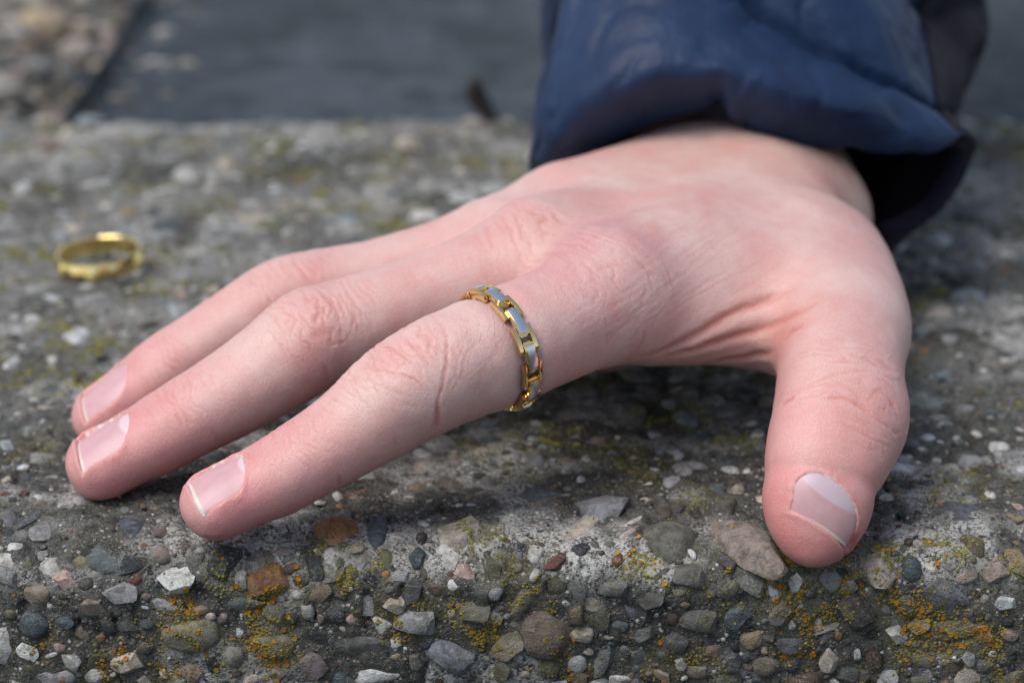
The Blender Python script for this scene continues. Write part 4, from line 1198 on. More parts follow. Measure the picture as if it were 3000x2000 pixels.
# the 300 stones that show largest are parts, the rest one mass ----------
peb_part = pebble_material('pebble', False)
peb_mass = pebble_material('pebble_mass', True)
def in_view(M):
    p = M[:3, 3] - np.array([0, 0, CAM_H])
    f = p[1] * _cp - p[2] * _sp
    px, py = 1500 + FPX * p[0] / f, 1000 - FPX * (p[1] * _sp + p[2] * _cp) / f
    if not (-40 < px < 3040 and -20 < py < 2030):
        return False
    if 150 < px < 2640 and p[1] > 402 and p[1] < 520:      # what the hand covers
        d = ray(px, py)
        if hand_bvh.ray_cast(Vector((0, 0, CAM_H)), d)[0] is not None:
            return False
    return True
hand_bvh = BVHTree.FromPolygons(HV.tolist(), HQ.tolist())
order = sorted(range(len(stones)), key=lambda i: -stones[i][4])
chosen = []
for i in order:
    if len(chosen) == 300:
        break
    if in_view(stones[i][0]):
        chosen.append(i)
chs = set(chosen)
proto_mesh = {}
for i in chosen:
    M, colr, kind, v, sz, x, l, r = stones[i]
    key = (kind, v)
    if key not in proto_mesh:
        P, F = PROTO[kind][v][2]
        me = bpy.data.meshes.new('pebble_' + kind)
        me.from_pydata((P * MM).tolist(), [], F.tolist())
        me.polygons.foreach_set('use_smooth', np.ones(len(me.polygons), dtype=bool))
        me.materials.append(peb_part)
        if kind != 'round':
            me.set_sharp_from_angle(angle=math.radians(24))
        proto_mesh[key] = me
    o = bpy.data.objects.new('pebble', proto_mesh[key])
    Mm = Matrix(M.tolist()); Mm.translation = Mm.translation * MM
    o.matrix_world = Mm
    o.color = tuple(colr) + (1.0,)
    col.objects.link(o)
    o.parent = wall
pv, pf, pt, ps = [], [], [], []
off = 0
for i in order:
    if i in chs:
        continue
    M, colr, kind, v, sz, x, l, r = stones[i]
    P, F = PROTO[kind][v][1 if sz > 34 else 0]
    Q4 = P @ M[:3, :3].T + M[:3, 3]
    pv.append(Q4); pf.append(F + off); off += len(P)
    pt.append(np.tile(np.array(colr), (len(P), 1))); ps.append(np.full(len(P), rs.random()))
# stones on the arm at the back
ra = random.Random(77)
for k in range(700):
    y = ra.uniform(684, 900); x = ARM_X + 26 - 100 * ra.random() ** 0.7
    r = 1.2 + 5.5 * ra.random() ** 2.5
    kind = ra.choice(('round', 'angular', 'flat'))
    P, F = PROTO[kind][ra.randrange(len(PROTO[kind]))][1]
    a = ra.uniform(0, 6.28)
    Rm = np.array([[math.cos(a), -math.sin(a), 0], [math.sin(a), math.cos(a), 0], [0, 0, 1]])
    Q4 = (P * np.array([r, r * 0.8, r * 0.6])) @ Rm.T + np.array([x, y, -0.2 * r - 12.0 * float(sstep(34, 0, ARM_X - x))])
    colr = np.array(ra.choice([CREAM, WHITE, LGREY, TAN, TAUPE, PINK, GREY, (0.5, 0.4, 0.3)]))
    pv.append(Q4); pf.append(F + off); off += len(P)
    pt.append(np.tile(colr, (len(P), 1))); ps.append(np.full(len(P), ra.random()))
# larger pale stones that make soft discs out of focus
for (x, y, r, colr) in ((-152, 800, 9, (0.55, 0.42, 0.28)), (-146, 752, 6, LGREY), (-134, 705, 6, (0.45, 0.43, 0.4)), (-127.5, 900, 6, WHITE), (-150, 720, 8, (0.4, 0.37, 0.33)), (-139, 790, 7, (0.45, 0.4, 0.36)), (-165, 770, 8, (0.4, 0.36, 0.3))):
    P, F = PROTO['round'][0][1]
    Q4 = P * np.array([r, r * 0.9, r * 0.7]) + np.array([x, y, -12.0 * float(sstep(34, 0, ARM_X - x))])
    pv.append(Q4); pf.append(F + off); off += len(P)
    pt.append(np.tile(np.array(colr), (len(P), 1))); ps.append(np.full(len(P), 0.5))
mass = mesh_obj('gravel', np.concatenate(pv), np.concatenate(pf), peb_mass, wall, True, {'tone': np.concatenate(pt), 'seed': np.concatenate(ps)})
mass['kind'] = 'stuff'

# lichen: granules and small orange discs sitting on cement and stones -----
o0 = len(WV)
SV = [WV]
allF = WQa.tolist()
for i in chosen:
    M, colr, kind, v, sz, x, l, r = stones[i]
    P, F = PROTO[kind][v][1]
    SV.append(P @ M[:3, :3].T + M[:3, 3]); allF += (F + o0).tolist(); o0 += len(P)
SV.append(np.concatenate(pv)); allF += (np.concatenate(pf) + o0).tolist()
surf = BVHTree.FromPolygons(np.concatenate(SV).tolist(), allF)
rg = random.Random(5)
bmg = bmesh.new(); bmesh.ops.create_icosphere(bmg, subdivisions=1, radius=1.0)
GP = np.array([v.co[:] for v in bmg.verts]); GF = np.array([[v.index for v in f.verts] for f in bmg.faces]); bmg.free()
# small disc with a rim
ang = np.linspace(0, 2 * math.pi, 9)[:-1]
DP = np.concatenate([np.stack([np.cos(ang) * k, np.sin(ang) * k, np.full(8, z)], 1) for k, z in ((0.8, 0.0), (1.0, 0.55), (0.78, 0.62), (0.55, 0.45))] + [np.array([[0, 0, 0.42]])])
DF = [[a + i, a + (i + 1) % 8, a + 8 + (i + 1) % 8, a + 8 + i] for a in (0, 8, 16) for i in range(8)] + [[24 + i, 24 + (i + 1) % 8, 32] for i in range(8)]
DFt = np.array([t for f in DF for t in ([f] if len(f) == 3 else [[f[0], f[1], f[2]], [f[0], f[2], f[3]]])])
lv, lf, lt = [], [], []
off = 0
cands = []
for c, r, o_ in LSPOT:
    near = c[1] < 440
    nn_ = int((50 if near else 30) * r)
    for _ in range(nn_):
        a, b = rg.gauss(0, 0.62), rg.gauss(0, 0.62)
        cands.append((c, a * r, b * r, o_, near))
CP = []
for c, a, b, o_, near in cands:
    l = (c[2] - WALL_BOT) if c[2] < -WALL_R else None
    if l is None:
        l = L_FACE + WALL_R * math.atan2(c[2] + WALL_R, WALL_YF + WALL_R - c[1]) if c[1] < WALL_YF + WALL_R else TOP0 + c[1] - WALL_YF - WALL_R
    CP.append((c[0] + a, l + b))
CP = np.array(CP)
cp_p, cp_n = base_pt(CP[:, 0], CP[:, 1])
keepv = fbm(cp_p, 3.2, 3, 200) + 0.5 * vnoise(cp_p, 1.1, 210)
for i, (c, a, b, o_, near) in enumerate(cands):
    if keepv[i] < 0.2:
        continue
    p, n = cp_p[i], cp_n[i]
    h = surf.ray_cast(Vector(p + n * 9), Vector(-n), 14)
    if h[0] is None:
        continue
    orange = rg.random() < o_ * 0.11
    nn = nrm(np.array(h[1]) * (1 if h[1].dot(Vector(n)) > 0 else -1) * 0.6 + n * 0.6)
    r = rg.uniform(0.24, 0.5) if orange else rg.uniform(0.14, 0.34) * (1.0 if near else 1.8)
    t1 = nrm(np.cross(nn, [0.3, 0.8, 0.5])); t2 = np.cross(nn, t1)
    if orange:
        Q4 = np.array(h[0]) + (DP[:, :1] * t1 + DP[:, 1:2] * t2) * r + DP[:, 2:] * nn * r
        F = DFt
        k = rg.uniform(0.8, 1.15)
        cl = np.array([0.33 * k, 0.135 * k, 0.010]) if rg.random() < 0.7 else np.array([0.34 * k, 0.20 * k, 0.02])
    else:
        e = rg.uniform(0.6, 1.3)
        Q4 = np.array(h[0]) + (GP[:, :1] * t1 * e + GP[:, 1:2] * t2) * r + GP[:, 2:] * nn * r * 0.55
        F = GF
        k = rg.uniform(0.7, 1.2)
        if c[2] > -4:
            cl = np.array([0.20, 0.185, 0.035]) * k if rg.random() < 0.7 else np.array([0.14, 0.14, 0.045]) * k
        else:
            cl = np.array([0.25, 0.17, 0.022]) * k if rg.random() < 0.6 else np.array([0.16, 0.14, 0.04]) * k
    lv.append(Q4); lf.append(F + off); off += len(Q4)
    lt.append(np.tile(cl, (len(Q4), 1)))
lm = NT('lichen')
lm.out(Base_Color=lm.attr('tone', 'Color'), Roughness=0.85, Specular_IOR_Level=0.2)
lich = mesh_obj('lichen', np.concatenate(lv), np.concatenate(lf), lm.m, None, True, {'tone': np.concatenate(lt)})
tag(lich, 'crusts of yellow and orange lichen growing on the concrete', 'lichen', kind='stuff')
print('stones', len(stones), 'lichen', len(lv), 'wall', len(WQa))

# ------------------------------------------------------------------ the ground behind
am = NT('asphalt')
av = am.coord(1.0)
a1 = am.noise(av, 9.0, 5, 0.6)
a2 = am.noise(av, 110.0, 3, 0.7)
a3 = am.noise(av, 42.0, 4, 0.65)
ac = am.mix(am.step(a1, 0.35, 0.65), (0.016, 0.022, 0.028), (0.036, 0.047, 0.057))
ac = am.mix(am.step(a2, 0.5, 0.72, 0, 0.75), ac, (0.085, 0.10, 0.115))
ac = am.mix(am.step(a3, 0.45, 0.58, 0, 0.85), ac, (0.013, 0.017, 0.021))
am.out(Base_Color=ac, Roughness=0.8, Normal=am.bump(a2, 0.6, 0.003))
gx = graded(-30000, 30000, [(-30000, 4000), (-600, 40), (600, 40), (30000, 4000)])
gy = graded(-20000, 60000, [(-20000, 4000), (0, 30), (700, 30), (1700, 60), (60000, 6000)])
GX2, GY2 = np.meshgrid(gx, gy, indexing='ij')
gp = np.stack([GX2.ravel(), GY2.ravel(), np.where(GY2.ravel() > 560, -11.0, WALL_BOT + 6.0)], 1)
gp[:, 2] += 0.8 * fbm(gp, 300.0, 2, 300)
gi2 = np.arange(gp.shape[0]).reshape(GX2.shape)
road = mesh_obj('road', gp, np.stack([gi2[:-1, :-1], gi2[1:, :-1], gi2[1:, 1:], gi2[:-1, 1:]], -1).reshape(-1, 4), am.m)
tag(road, kind='structure')

# ------------------------------------------------------------------ jacket sleeve
def closed_cr(P, n):
    P = np.array(P, float); m = len(P)
    t = np.arange(n) * m / n
    i = t.astype(int); f = (t - i)[:, None]
    a, b, c, d = P[(i - 1) % m], P[i % m], P[(i + 1) % m], P[(i + 2) % m]
    return 0.5 * (2 * b + (c - a) * f + (2 * a - 5 * b + 4 * c - d) * f * f + (3 * b - a - 3 * c + d) * f ** 3)

A_ = np.array
R0 = [at(2785, 398, 513), at(2680, 452, 505), at(2520, 447, 502), at(2329, 428, 500), at(2201, 384, 499), at(2106, 322, 499), at(1946, 358, 500), at(1790, 430, 503), at(1650, 490, 508), at(1588, 490, 520),
      A_([14., 552, 9]), A_([50., 556, 3]), A_([76., 530, 6]), at(2572, 696, 512), at(2722, 608, 516), at(2812, 450, 521)]
R1 = [at(2797, 372, 514), at(2708, 388, 503), at(2560, 345, 495), at(2400, 300, 491), at(2260, 250, 489), at(2110, 200, 489), at(1950, 205, 489), at(1780, 250, 491), at(1640, 315, 498), at(1570, 345, 512),
      A_([10., 556, 16]), A_([50., 568, 1]), A_([80., 552, 3]), A_([84., 535, 10]), A_([93., 534, 24]), at(2840, 410, 530)]
R2 = [at(2752, 328, 517), at(2710, 306, 512), at(2620, 252, 508), at(2510, 200, 507), at(2393, 140, 507), at(2265, 50, 508), at(2150, -40, 509), at(1950, -110, 511), at(1740, -90, 517), at(1648, 0, 528),
      A_([12., 580, 26]), A_([50., 592, 8]), A_([84., 585, 12]), A_([93., 562, 20]), A_([98., 549, 33]), at(2795, 335, 540)]
R3 = [at(2690, 185, 532), at(2650, 160, 522), at(2560, 80, 516), at(2440, 5, 515), at(2310, -80, 516), at(2190, -150, 518), at(2030, -230, 521), at(1850, -240, 526), at(1700, -160, 534), at(1640, -60, 546),
      A_([14., 606, 46]), A_([55., 618, 26]), A_([92., 612, 30]), A_([108., 596, 40]), at(2850, 90, 575), at(2805, 215, 556)]
R4 = [at(2712, 40, 552), at(2690, -20, 543), at(2600, -90, 536), at(2480, -170, 535), at(2350, -250, 536), at(2230, -330, 538), at(2080, -390, 541), at(1900, -400, 546), at(1750, -310, 554), at(1690, -210, 566),
      A_([18., 630, 72]), A_([58., 642, 50]), A_([96., 636, 54]), A_([110., 622, 64]), at(2880, -40, 600), at(2846, 10, 578)]
dirk = np.array([6.0, 36, 44])
R5 = [p + dirk * 0.9 + 3 * nrm(p - np.mean(R4, 0)) for p in R4]
R6 = [p + dirk * 1.1 for p in R5]
R7 = [p + dirk * 2.0 + 3 * nrm(p - np.mean(R5, 0)) for p in R6]
NPHI = 260
rings = [closed_cr(r, NPHI) for r in (R0, R1, R2, R3, R4, R5, R6, R7)]
segs = [16, 22, 20, 20, 10, 8, 8]
rowsP, rowk = [], []
for k in range(len(rings) - 1):
    a, b = rings[max(k - 1, 0)], rings[k]
    c, d = rings[k + 1], rings[min(k + 2, len(rings) - 1)]
    for j in range(segs[k]):
        f = j / segs[k]
        if k == 0:                           # the hem rolls outwards before it rises
            outw = b - b.mean(0); outw[:, 2] *= 0.25; outw /= np.linalg.norm(outw, axis=1)[:, None]
            tb, tc = outw * 15.0 - np.array([0, 0, 2.0]), (d - b) * 0.42
        elif k in (1,):                        # puff rolls into the seam
            tb, tc = (c - a) * 0.6, (c - b) * 0.4
        else:
            tb, tc = (c - a) * 0.5, (d - b) * 0.5
        h00, h10, h01, h11 = 2 * f ** 3 - 3 * f * f + 1, f ** 3 - 2 * f * f + f, -2 * f ** 3 + 3 * f * f, f ** 3 - f * f
        rowsP.append(h00 * b + h10 * tb + h01 * c + h11 * tc); rowk.append(k + f)
rowsP.append(rings[-1]); rowk.append(len(rings) - 1.0)
rowsP = np.array(rowsP); rowk = np.array(rowk)
nr_ = len(rowsP)
S = rowsP.reshape(-1, 3)
gi3 = np.arange(nr_ * NPHI).reshape(nr_, NPHI)
SQ = np.stack([gi3[:-1], np.roll(gi3, -1, 1)[:-1], np.roll(gi3, -1, 1)[1:], gi3[1:]], -1).reshape(-1, 4)
SN = vert_normals(S, SQ)
cen = rowsP.mean(1).repeat(NPHI, 0)
if (SN * (S - cen)).sum() < 0:
    SN = -SN; SQ = SQ[:, ::-1]
K = rowk.repeat(NPHI)
phi = np.tile(np.arange(NPHI) * 16.0 / NPHI, nr_)          # control index around
def near_phi(c, w):
    d = np.abs((phi - c + 8) % 16 - 8)
    return np.exp(-(d / w) ** 2)
seam = np.exp(-((K - 2.0) / 0.10) ** 2) + np.exp(-((K - 4.0) / 0.12) ** 2)
wr = 0.9 * fbm(S * np.array([1, 1, 0.6]), 13.0, 3, 400) - 0.55 * np.clip(1 - np.abs(fbm(S * np.array([0.8, 1, 1]), 11.0, 2, 430)) * 4.0, 0, 1)
# gathers running out from the seams, and drag folds near the hem
gath = vnoise(np.stack([phi * 3.1, K * 0.35, 0 * K], 1), 1.0, 410) * (0.8 * np.exp(-((K - 2.0) / 0.35) ** 2) + 0.9 * np.exp(-((K - 4) / 0.4) ** 2))
hemf = np.exp(-(K / 0.5) ** 2)
fold = -2.0 * near_phi(4.9, 0.16) * hemf + 1.2 * near_phi(4.5, 0.25) * np.exp(-((K - .45) / .35) ** 2) - 1.4 * near_phi(8.6, 0.3) * np.exp(-((K - .5) / .3) ** 2) \
    + 0.8 * near_phi(7.6, 0.5) * np.exp(-((K - .7) / .3) ** 2) - 0.9 * near_phi(2.2, 0.22) * hemf - 0.9 * near_phi(1.2, 0.18) * hemf + 0.7 * near_phi(6.3, 0.4) * np.exp(-((K - .9) / .3) ** 2)
puff = 2.2 * np.sin(np.clip(K - 2, 0, 2) / 2 * math.pi)
S = S + SN * (wr * (1 - 0.5 * hemf) + gath * 1.3 - 3.4 * seam + fold + puff)[:, None]
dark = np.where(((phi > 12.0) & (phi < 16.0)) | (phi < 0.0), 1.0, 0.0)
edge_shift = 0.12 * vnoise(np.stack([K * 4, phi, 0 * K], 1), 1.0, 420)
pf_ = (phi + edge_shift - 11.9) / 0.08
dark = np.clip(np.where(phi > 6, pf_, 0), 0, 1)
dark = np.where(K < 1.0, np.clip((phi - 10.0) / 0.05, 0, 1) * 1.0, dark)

fm = NT('jacket_fabric')
fv = fm.coord(1000.0)
f1 = fm.noise(fv, 0.06, 3, 0.5)
weave = fm.noise(fm.coord((5200, 5200, 5200)), 1.0, 2)
fc = fm.mix(fm.step(f1, 0.3, 0.7), (0.008, 0.020, 0.056), (0.012, 0.029, 0.074))
stain = fm.attr('stain')
fc = fm.mix(stain, fc, (0.012, 0.018, 0.04))
fbump = fm.bump(weave, 0.15, 0.0001, fm.bump(fm.noise(fv, 0.16, 3, 0.55), 0.5, 0.0012))
fm.out(Base_Color=fc, Roughness=0.52, Normal=fbump, Specular_IOR_Level=0.28)
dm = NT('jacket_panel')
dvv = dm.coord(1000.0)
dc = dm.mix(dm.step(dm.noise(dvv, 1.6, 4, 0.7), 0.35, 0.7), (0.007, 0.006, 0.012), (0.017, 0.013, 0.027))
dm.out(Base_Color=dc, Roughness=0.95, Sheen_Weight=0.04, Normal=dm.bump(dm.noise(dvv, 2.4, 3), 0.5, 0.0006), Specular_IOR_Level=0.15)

# marks on the cloth, placed where the surface shows them
sbv = BVHTree.FromPolygons(S.tolist(), SQ.tolist())
stainv = np.zeros(len(S))
def mark(pl, rad, k, ring=False):
    pts = []
    for (x0, y0), (x1, y1) in zip(pl[:-1], pl[1:]):
        for j in range(8):
            h = sbv.ray_cast(Vector((0, 0, CAM_H)), ray(x0 + (x1 - x0) * j / 8, y0 + (y1 - y0) * j / 8))
            if h[0] is not None: pts.append(np.array(h[0]))
    for p in pts:
        d = np.linalg.norm(S - p, axis=1)
        stainv[:] = np.maximum(stainv, k * np.exp(-(d / rad) ** 2))
mark([(2250, 165), (2285, 205), (2310, 240)], 0.8, .55); mark([(2310, 240), (2335, 262)], 1.1, .85); mark([(2195, 100), (2197, 104)], .6, .7); mark([(2015, 37), (2017, 40)], .6, .6)
mark([(2110, 245), (2150, 235)], 2.6, .35); mark([(2390, 330), (2410, 345)], 3.0, .4); mark([(1880, 300), (1900, 350)], 3.5, .3)

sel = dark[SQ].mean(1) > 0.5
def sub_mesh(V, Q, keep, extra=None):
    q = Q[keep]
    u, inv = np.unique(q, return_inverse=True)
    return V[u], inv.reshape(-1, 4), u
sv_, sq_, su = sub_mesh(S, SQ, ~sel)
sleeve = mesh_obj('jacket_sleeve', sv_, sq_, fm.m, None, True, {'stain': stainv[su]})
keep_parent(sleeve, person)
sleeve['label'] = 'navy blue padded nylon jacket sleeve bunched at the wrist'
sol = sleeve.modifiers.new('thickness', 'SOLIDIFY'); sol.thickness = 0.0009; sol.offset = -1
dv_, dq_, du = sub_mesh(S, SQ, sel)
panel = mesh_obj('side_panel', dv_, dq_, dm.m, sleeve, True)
panel['label'] = 'dark purple stretch panel along the underside of the sleeve'
sol = panel.modifiers.new('thickness', 'SOLIDIFY'); sol.thickness = 0.0016; sol.offset = -0.2
# lining: from the hem back inside the sleeve
LR = []
for f in np.linspace(0, 1, 14):
    kk = f * 3.2
    i = np.argmin(np.abs(rowk - kk))
    row = S.reshape(nr_, NPHI, 3)[i]
    nrow = SN.reshape(nr_, NPHI, 3)[i]
    LR.append(row - nrow * (0.7 + 4.5 * min(1, f * 3.0)) - (0 if f > 0 else 0))
LR = np.array(LR); ln = len(LR)
gl_ = np.arange(ln * NPHI).reshape(ln, NPHI)
LQ = np.stack([gl_[:-1], gl_[1:], np.roll(gl_, -1, 1)[1:], np.roll(gl_, -1, 1)[:-1]], -1).reshape(-1, 4)
lining = mesh_obj('lining', LR.reshape(-1, 3), LQ, dm.m, sleeve, True)
# rolled binding along the hem
hemc = S.reshape(nr_, NPHI, 3)[0]
hn = SN.reshape(nr_, NPHI, 3)[0]
bindV = []
bt_ = np.gradient(hemc, axis=0); bt_ /= np.linalg.norm(bt_, axis=1)[:, None]
bn_ = np.cross(bt_, hn)
ph_ = np.arange(NPHI) * 16.0 / NPHI
brad = np.where((ph_ > 12.5) | (ph_ < 0.3), 2.0, 0.8)
brad = np.convolve(np.r_[brad[-9:], brad, brad[:9]], np.ones(19) / 19, 'valid')
for a in np.linspace(0, 2 * math.pi, 11)[:-1]:
    bindV.append(hemc + (hn * math.cos(a) + bn_ * math.sin(a)) * brad[:, None] - hn * 0.6)
bindV = np.array(bindV).transpose(1, 0, 2)
gb = np.arange(NPHI * 10).reshape(NPHI, 10)
BQ = np.stack([gb, np.roll(gb, -1, 1), np.roll(np.roll(gb, -1, 1), -1, 0), np.roll(gb, -1, 0)], -1).reshape(-1, 4)
binding = mesh_obj('cuff_binding', bindV.reshape(-1, 3), BQ, dm.m, sleeve, True)
# stitched seam between the last two puffs
def tube(path, r, n=6, closed=False):
    path = np.array(path)
    t = np.gradient(path, axis=0); t /= np.linalg.norm(t, axis=1)[:, None]
    up = np.cross(t, [0.2, 0.3, 0.9]); up /= np.linalg.norm(up, axis=1)[:, None]
    sd = np.cross(t, up)
    V = np.array([path + (up * math.cos(a) + sd * math.sin(a)) * r for a in np.linspace(0, 2 * math.pi, n + 1)[:-1]]).transpose(1, 0, 2).reshape(-1, 3)
    g = np.arange(len(path) * n).reshape(len(path), n)
    Q = np.stack([g[:-1], np.roll(g, -1, 1)[:-1], np.roll(g, -1, 1)[1:], g[1:]], -1).reshape(-1, 4)
    return V, Q

# ------------------------------------------------------------------ gold materials
def metal(name, colr, rough, brushed=False):
    m = NT(name)
    v = m.coord(1000.0)
    n = m.noise(m.coord((600, 600, 9000)) if brushed else v, 1.2, 3)
    return m.out(Base_Color=colr, Metallic=1.0, Roughness=m.math('ADD', rough, m.math('MULTIPLY', n, 0.08)), Normal=m.bump(n, 0.05 if not brushed else 0.25, 0.00005))
gold = metal('gold', (0.96, 0.70, 0.31), 0.02)
goldw = metal('pale_gold', (1.0, 0.77, 0.30), 0.10)
silver = metal('silver', (0.78, 0.81, 0.85), 0.16, True)

# ------------------------------------------------------------------ chain ring on the index finger
s_ring = float(IDX.S[np.argmin(np.linalg.norm(IDX.P - at(1470, 1013, 413.5), axis=1))])
rc, rT, rD, rL = [a[0] for a in sweep_frame(IDX, np.array([s_ring]))]
_, _, _, _, RR, _ = IDX.local(rc[None] + rD * 0.1)
ra_, rb_ = RR[0][0], RR[0][1]
def ring_pt(th, w, r):
    """th around the finger, w along it, r above the skin"""
    th = np.asarray(th, float)
    base = 1.0 / (np.abs(np.cos(th) / ra_) ** 2.2 + np.abs(np.sin(th) / rb_) ** 2.2) ** (1 / 2.2)
    rr = base + r
    return rc + np.outer(rr * np.cos(th), rL) + np.outer(rr * np.sin(th), rD) + np.outer(np.broadcast_to(w, th.shape), rT)
def arc_box(th0, th1, w0, w1, r0, r1, n=7):
    th = np.linspace(th0, th1, n)
    V = np.concatenate([ring_pt(th, w, r) for (w, r) in ((w0, r0), (w1, r0), (w1, r1), (w0, r1))])
    F = []
    for i in range(n - 1):
        for a, b in ((0, 1), (1, 2), (2, 3), (3, 0)):
            F.append([a * n + i, b * n + i, b * n + i + 1, a * n + i + 1])
    F += [[0, 3 * n, 2 * n, n], [n - 1, 2 * n - 1, 3 * n - 1, 4 * n - 1]]
    return V, F
def join(parts):
    V, F, o_ = [], [], 0
    for v, f in parts:
        V.append(v); F += [[i + o_ for i in q] for q in f]; o_ += len(v)
    return np.concatenate(V), F
def bevelled(o, w):
    bm = bmesh.new(); bm.from_mesh(o.data)
    bmesh.ops.recalc_face_normals(bm, faces=bm.faces)
    es = [e for e in bm.edges if len(e.link_faces) == 2 and e.calc_face_angle(0) > 0.7]
    bmesh.ops.bevel(bm, geom=es, offset=w * MM, segments=2, affect='EDGES', profile=0.6)
    for f in bm.faces: f.smooth = True
    bm.to_mesh(o.data); bm.free()
    o.data.set_sharp_from_angle(angle=math.radians(28))
    return o
chain = empty('chain_ring', tuple(rc))
tag(chain, 'gold and silver chain link ring worn on the index finger', 'ring')
NL = 10
dth = 2 * math.pi / NL
TH0 = 0.30
for k in range(NL):
    t0 = TH0 + k * dth
    hb = dth * 0.35
    V, F = join([arc_box(t0 - hb, t0 + hb, -1.0, 1.0, 0.35, 1.45), arc_box(t0 - hb * 1.25, t0 + hb * 1.25, -0.75, 0.75, 0.12, 0.9)])
    b = mesh_obj('gold_bar', V, F, gold, None, False); keep_parent(b, chain); bevelled(b, 0.07)
    V, F = arc_box(t0 - hb * 0.93, t0 + hb * 0.93, -0.74, 0.74, 1.455, 1.6)
    p_ = mesh_obj('silver_plate', V, F, silver, b, False); bevelled(p_, 0.05)
    t1 = t0 + dth / 2
    hr = dth * 0.36
    V, F = join([arc_box(t1 - hr, t1 + hr, 1.08, 1.85, 0.05, 1.2), arc_box(t1 - hr, t1 + hr, -1.85, -1.08, 0.05, 1.2),
                 arc_box(t1 - hr * 0.55, t1 - hr * 0.30, -1.3, 1.3, 0.1, 0.8, 3), arc_box(t1 + hr * 0.30, t1 + hr * 0.55, -1.3, 1.3, 0.1, 0.8, 3)])
    g = mesh_obj('gold_link', V, F, gold, None, False); keep_parent(g, chain); bevelled(g, 0.07)

# ------------------------------------------------------------------ faceted ring lying on the wall
fr = empty('faceted_ring', (-93.5, 545, 0.8))
tag(fr, 'polished gold band ring with diamond facets lying on the concrete', 'ring')
NF = 14
Hh = 3.9
def fring():
    V, F = [], []
    def row(r, zf, sh=0.0, n=NF * 4):
        i0 = len(V)
        for i in range(n):
            a = 2 * math.pi * (i + sh) / n
            V.append((r * math.cos(a), r * math.sin(a), zf(i)))
        return list(range(i0, i0 + n))
    n = NF * 4
    inner_b = row(8.75, lambda i: 0.15); inner_t = row(8.95, lambda i: Hh - 0.15)
    top_in = row(9.1, lambda i: Hh); top_out = row(9.75, lambda i: Hh - 0.12)
    bot_out = row(9.75, lambda i: 0.12); bot_in = row(8.95, lambda i: 0.0)
    def strip(a, b):
        for i in range(n):
            F.append([a[i], a[(i + 1) % n], b[(i + 1) % n], b[i]])
    strip(bot_in, inner_b); strip(inner_b, inner_t); strip(inner_t, top_in); strip(top_in, top_out)
    # rhombic facets: ridge points at mid height
    ridge = []
    for i in range(NF):
        a = 2 * math.pi * i / NF
        ridge.append(len(V)); V.append((10.5 * math.cos(a), 10.5 * math.sin(a), Hh * 0.5))
    low, high = [], []
    for i in range(NF):
        a = 2 * math.pi * (i + 0.5) / NF
        high.append(len(V)); V.append((9.95 * math.cos(a), 9.95 * math.sin(a), Hh * 0.80))
        low.append(len(V)); V.append((9.95 * math.cos(a), 9.95 * math.sin(a), Hh * 0.20))
    for i in range(NF):
        j = (i + 1) % NF
        F.append([ridge[i], ridge[j], high[i]])
        F.append([ridge[j], ridge[i], low[i]])
        F.append([ridge[i], high[i], top_out[(i * 4) % n]]); F.append([ridge[j], top_out[(j * 4) % n], high[i]])
        F.append([ridge[i], bot_out[(i * 4) % n], low[i]]); F.append([ridge[j], low[i], bot_out[(j * 4) % n]])
        for s_ in range(4):
            a, b = (i * 4 + s_) % n, (i * 4 + s_ + 1) % n
            F.append([high[i], top_out[b], top_out[a]]); F.append([low[i], bot_out[a], bot_out[b]])
    strip(bot_out, bot_in)
    return V, F
V, F = fring()
band = mesh_obj('gold_band', V, F, goldw, fr, False)
bm = bmesh.new(); bm.from_mesh(band.data); bmesh.ops.recalc_face_normals(bm, faces=bm.faces); bm.to_mesh(band.data); bm.free()
fr.rotation_euler = (math.radians(1.5), math.radians(-4.5), math.radians(14))

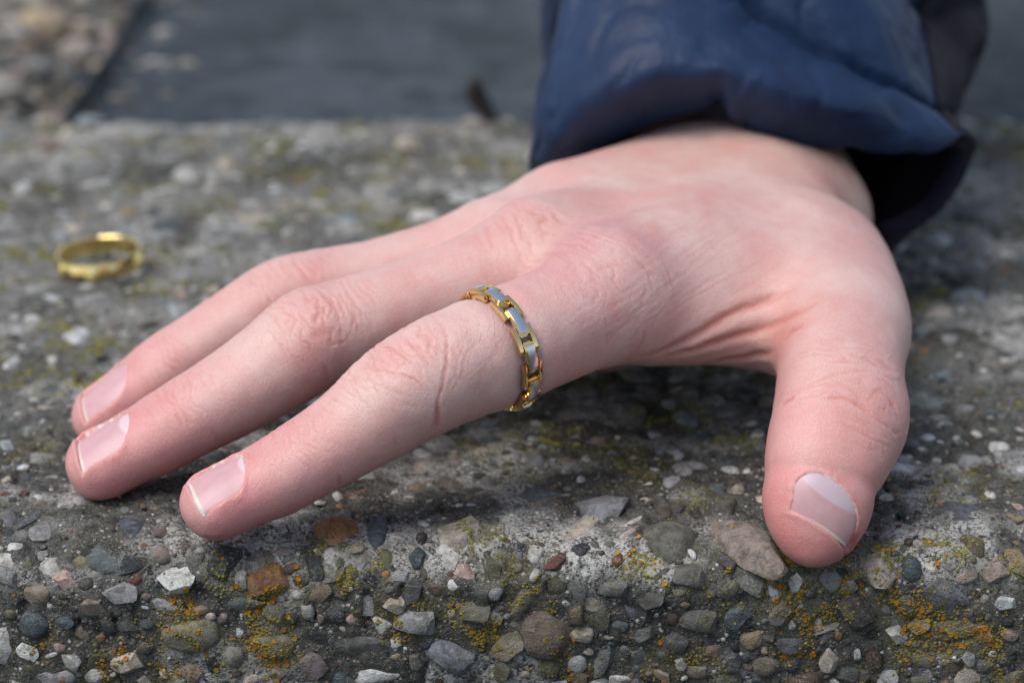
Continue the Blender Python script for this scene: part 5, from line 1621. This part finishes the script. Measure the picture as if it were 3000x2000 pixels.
# ------------------------------------------------------------------ dry leaf at the back edge of the wall
lm2 = NT('dry_leaf')
lm2.out(Base_Color=lm2.mix(lm2.step(lm2.noise(lm2.coord(1000.0), 0.5, 4), 0.35, 0.7), (0.014, 0.011, 0.009), (0.035, 0.024, 0.016)), Roughness=0.75)
leaf = empty('dry_leaf', (-8.0, 675, -2))
tag(leaf, 'small dark curled dry leaf standing at the back edge of the wall', 'leaf')
nu, nv = 14, 9
V = []
for i in range(nu):
    t = i / (nu - 1)
    wv = 3.6 * math.sin(math.pi * (0.12 + 0.85 * t)) ** 0.8
    cx = -2.5 * math.sin(t * 2.2) + 3.2 * (1 - t) ** 2
    cz = 14.0 * t ** 0.9
    for j in range(nv):
        b = 2 * j / (nv - 1) - 1
        V.append((cx + wv * b * 0.75, 2.4 * b * b - 1.0 + 0.5 * math.sin(5 * t), cz + 0.8 * abs(b) * (1 - t)))
g = np.arange(nu * nv).reshape(nu, nv)
LQ_ = np.stack([g[:-1, :-1], g[1:, :-1], g[1:, 1:], g[:-1, 1:]], -1).reshape(-1, 4)
blade = mesh_obj('leaf_blade', np.array(V), LQ_, lm2.m, leaf, True)
blade.modifiers.new('thickness', 'SOLIDIFY').thickness = 0.0005
sv2, sq2 = tube([(2.5 + 8 * t, 0.2 * math.sin(3 * t), 1.8 - 0.4 * t) for t in np.linspace(-0.1, 1, 8)], 0.55)
mesh_obj('leaf_stalk', sv2, sq2, lm2.m, leaf, True)

# ------------------------------------------------------------------ a few fine hairs on the skin
hm = NT('hair')
hm.out(Base_Color=(0.22, 0.12, 0.07), Roughness=0.5)
rh = random.Random(8)
hv, hq, ho = [], [], 0
HAIR = [(1449, 985, -8, -55), (1404, 1003, 6, -28), (1433, 1010, 14, -32), (2512, 1060, 42, -28), (2520, 1050, 34, 2)]
for k in range(10):
    HAIR.append((2630 + rh.uniform(-30, 10), 1060 + rh.uniform(-50, 110), rh.uniform(6, 22), rh.uniform(-26, -6)))
for k in range(8):
    HAIR.append((rh.uniform(1240, 1560), rh.uniform(900, 1010), rh.uniform(-12, 12), rh.uniform(-30, -14)))
for (px, py, dx, dy) in HAIR:
    h = hand_bvh.ray_cast(Vector((0, 0, CAM_H)), ray(px, py))
    if h[0] is None:
        continue
    p = np.array(h[0]); n = np.array(h[1])
    side = np.array([dx, 0, -dy]) * 0.058
    L = np.linalg.norm(side)
    path = [p + side * t + n * (0.35 * L * math.sin(t * 2.2)) for t in np.linspace(0, 1, 5)]
    V, Q = tube(path, 0.017, 4)
    hv.append(V); hq.append(Q + ho); ho += len(V)
hair = mesh_obj('hair', np.concatenate(hv), np.concatenate(hq), hm.m, hand, True)
hair['kind'] = 'stuff'
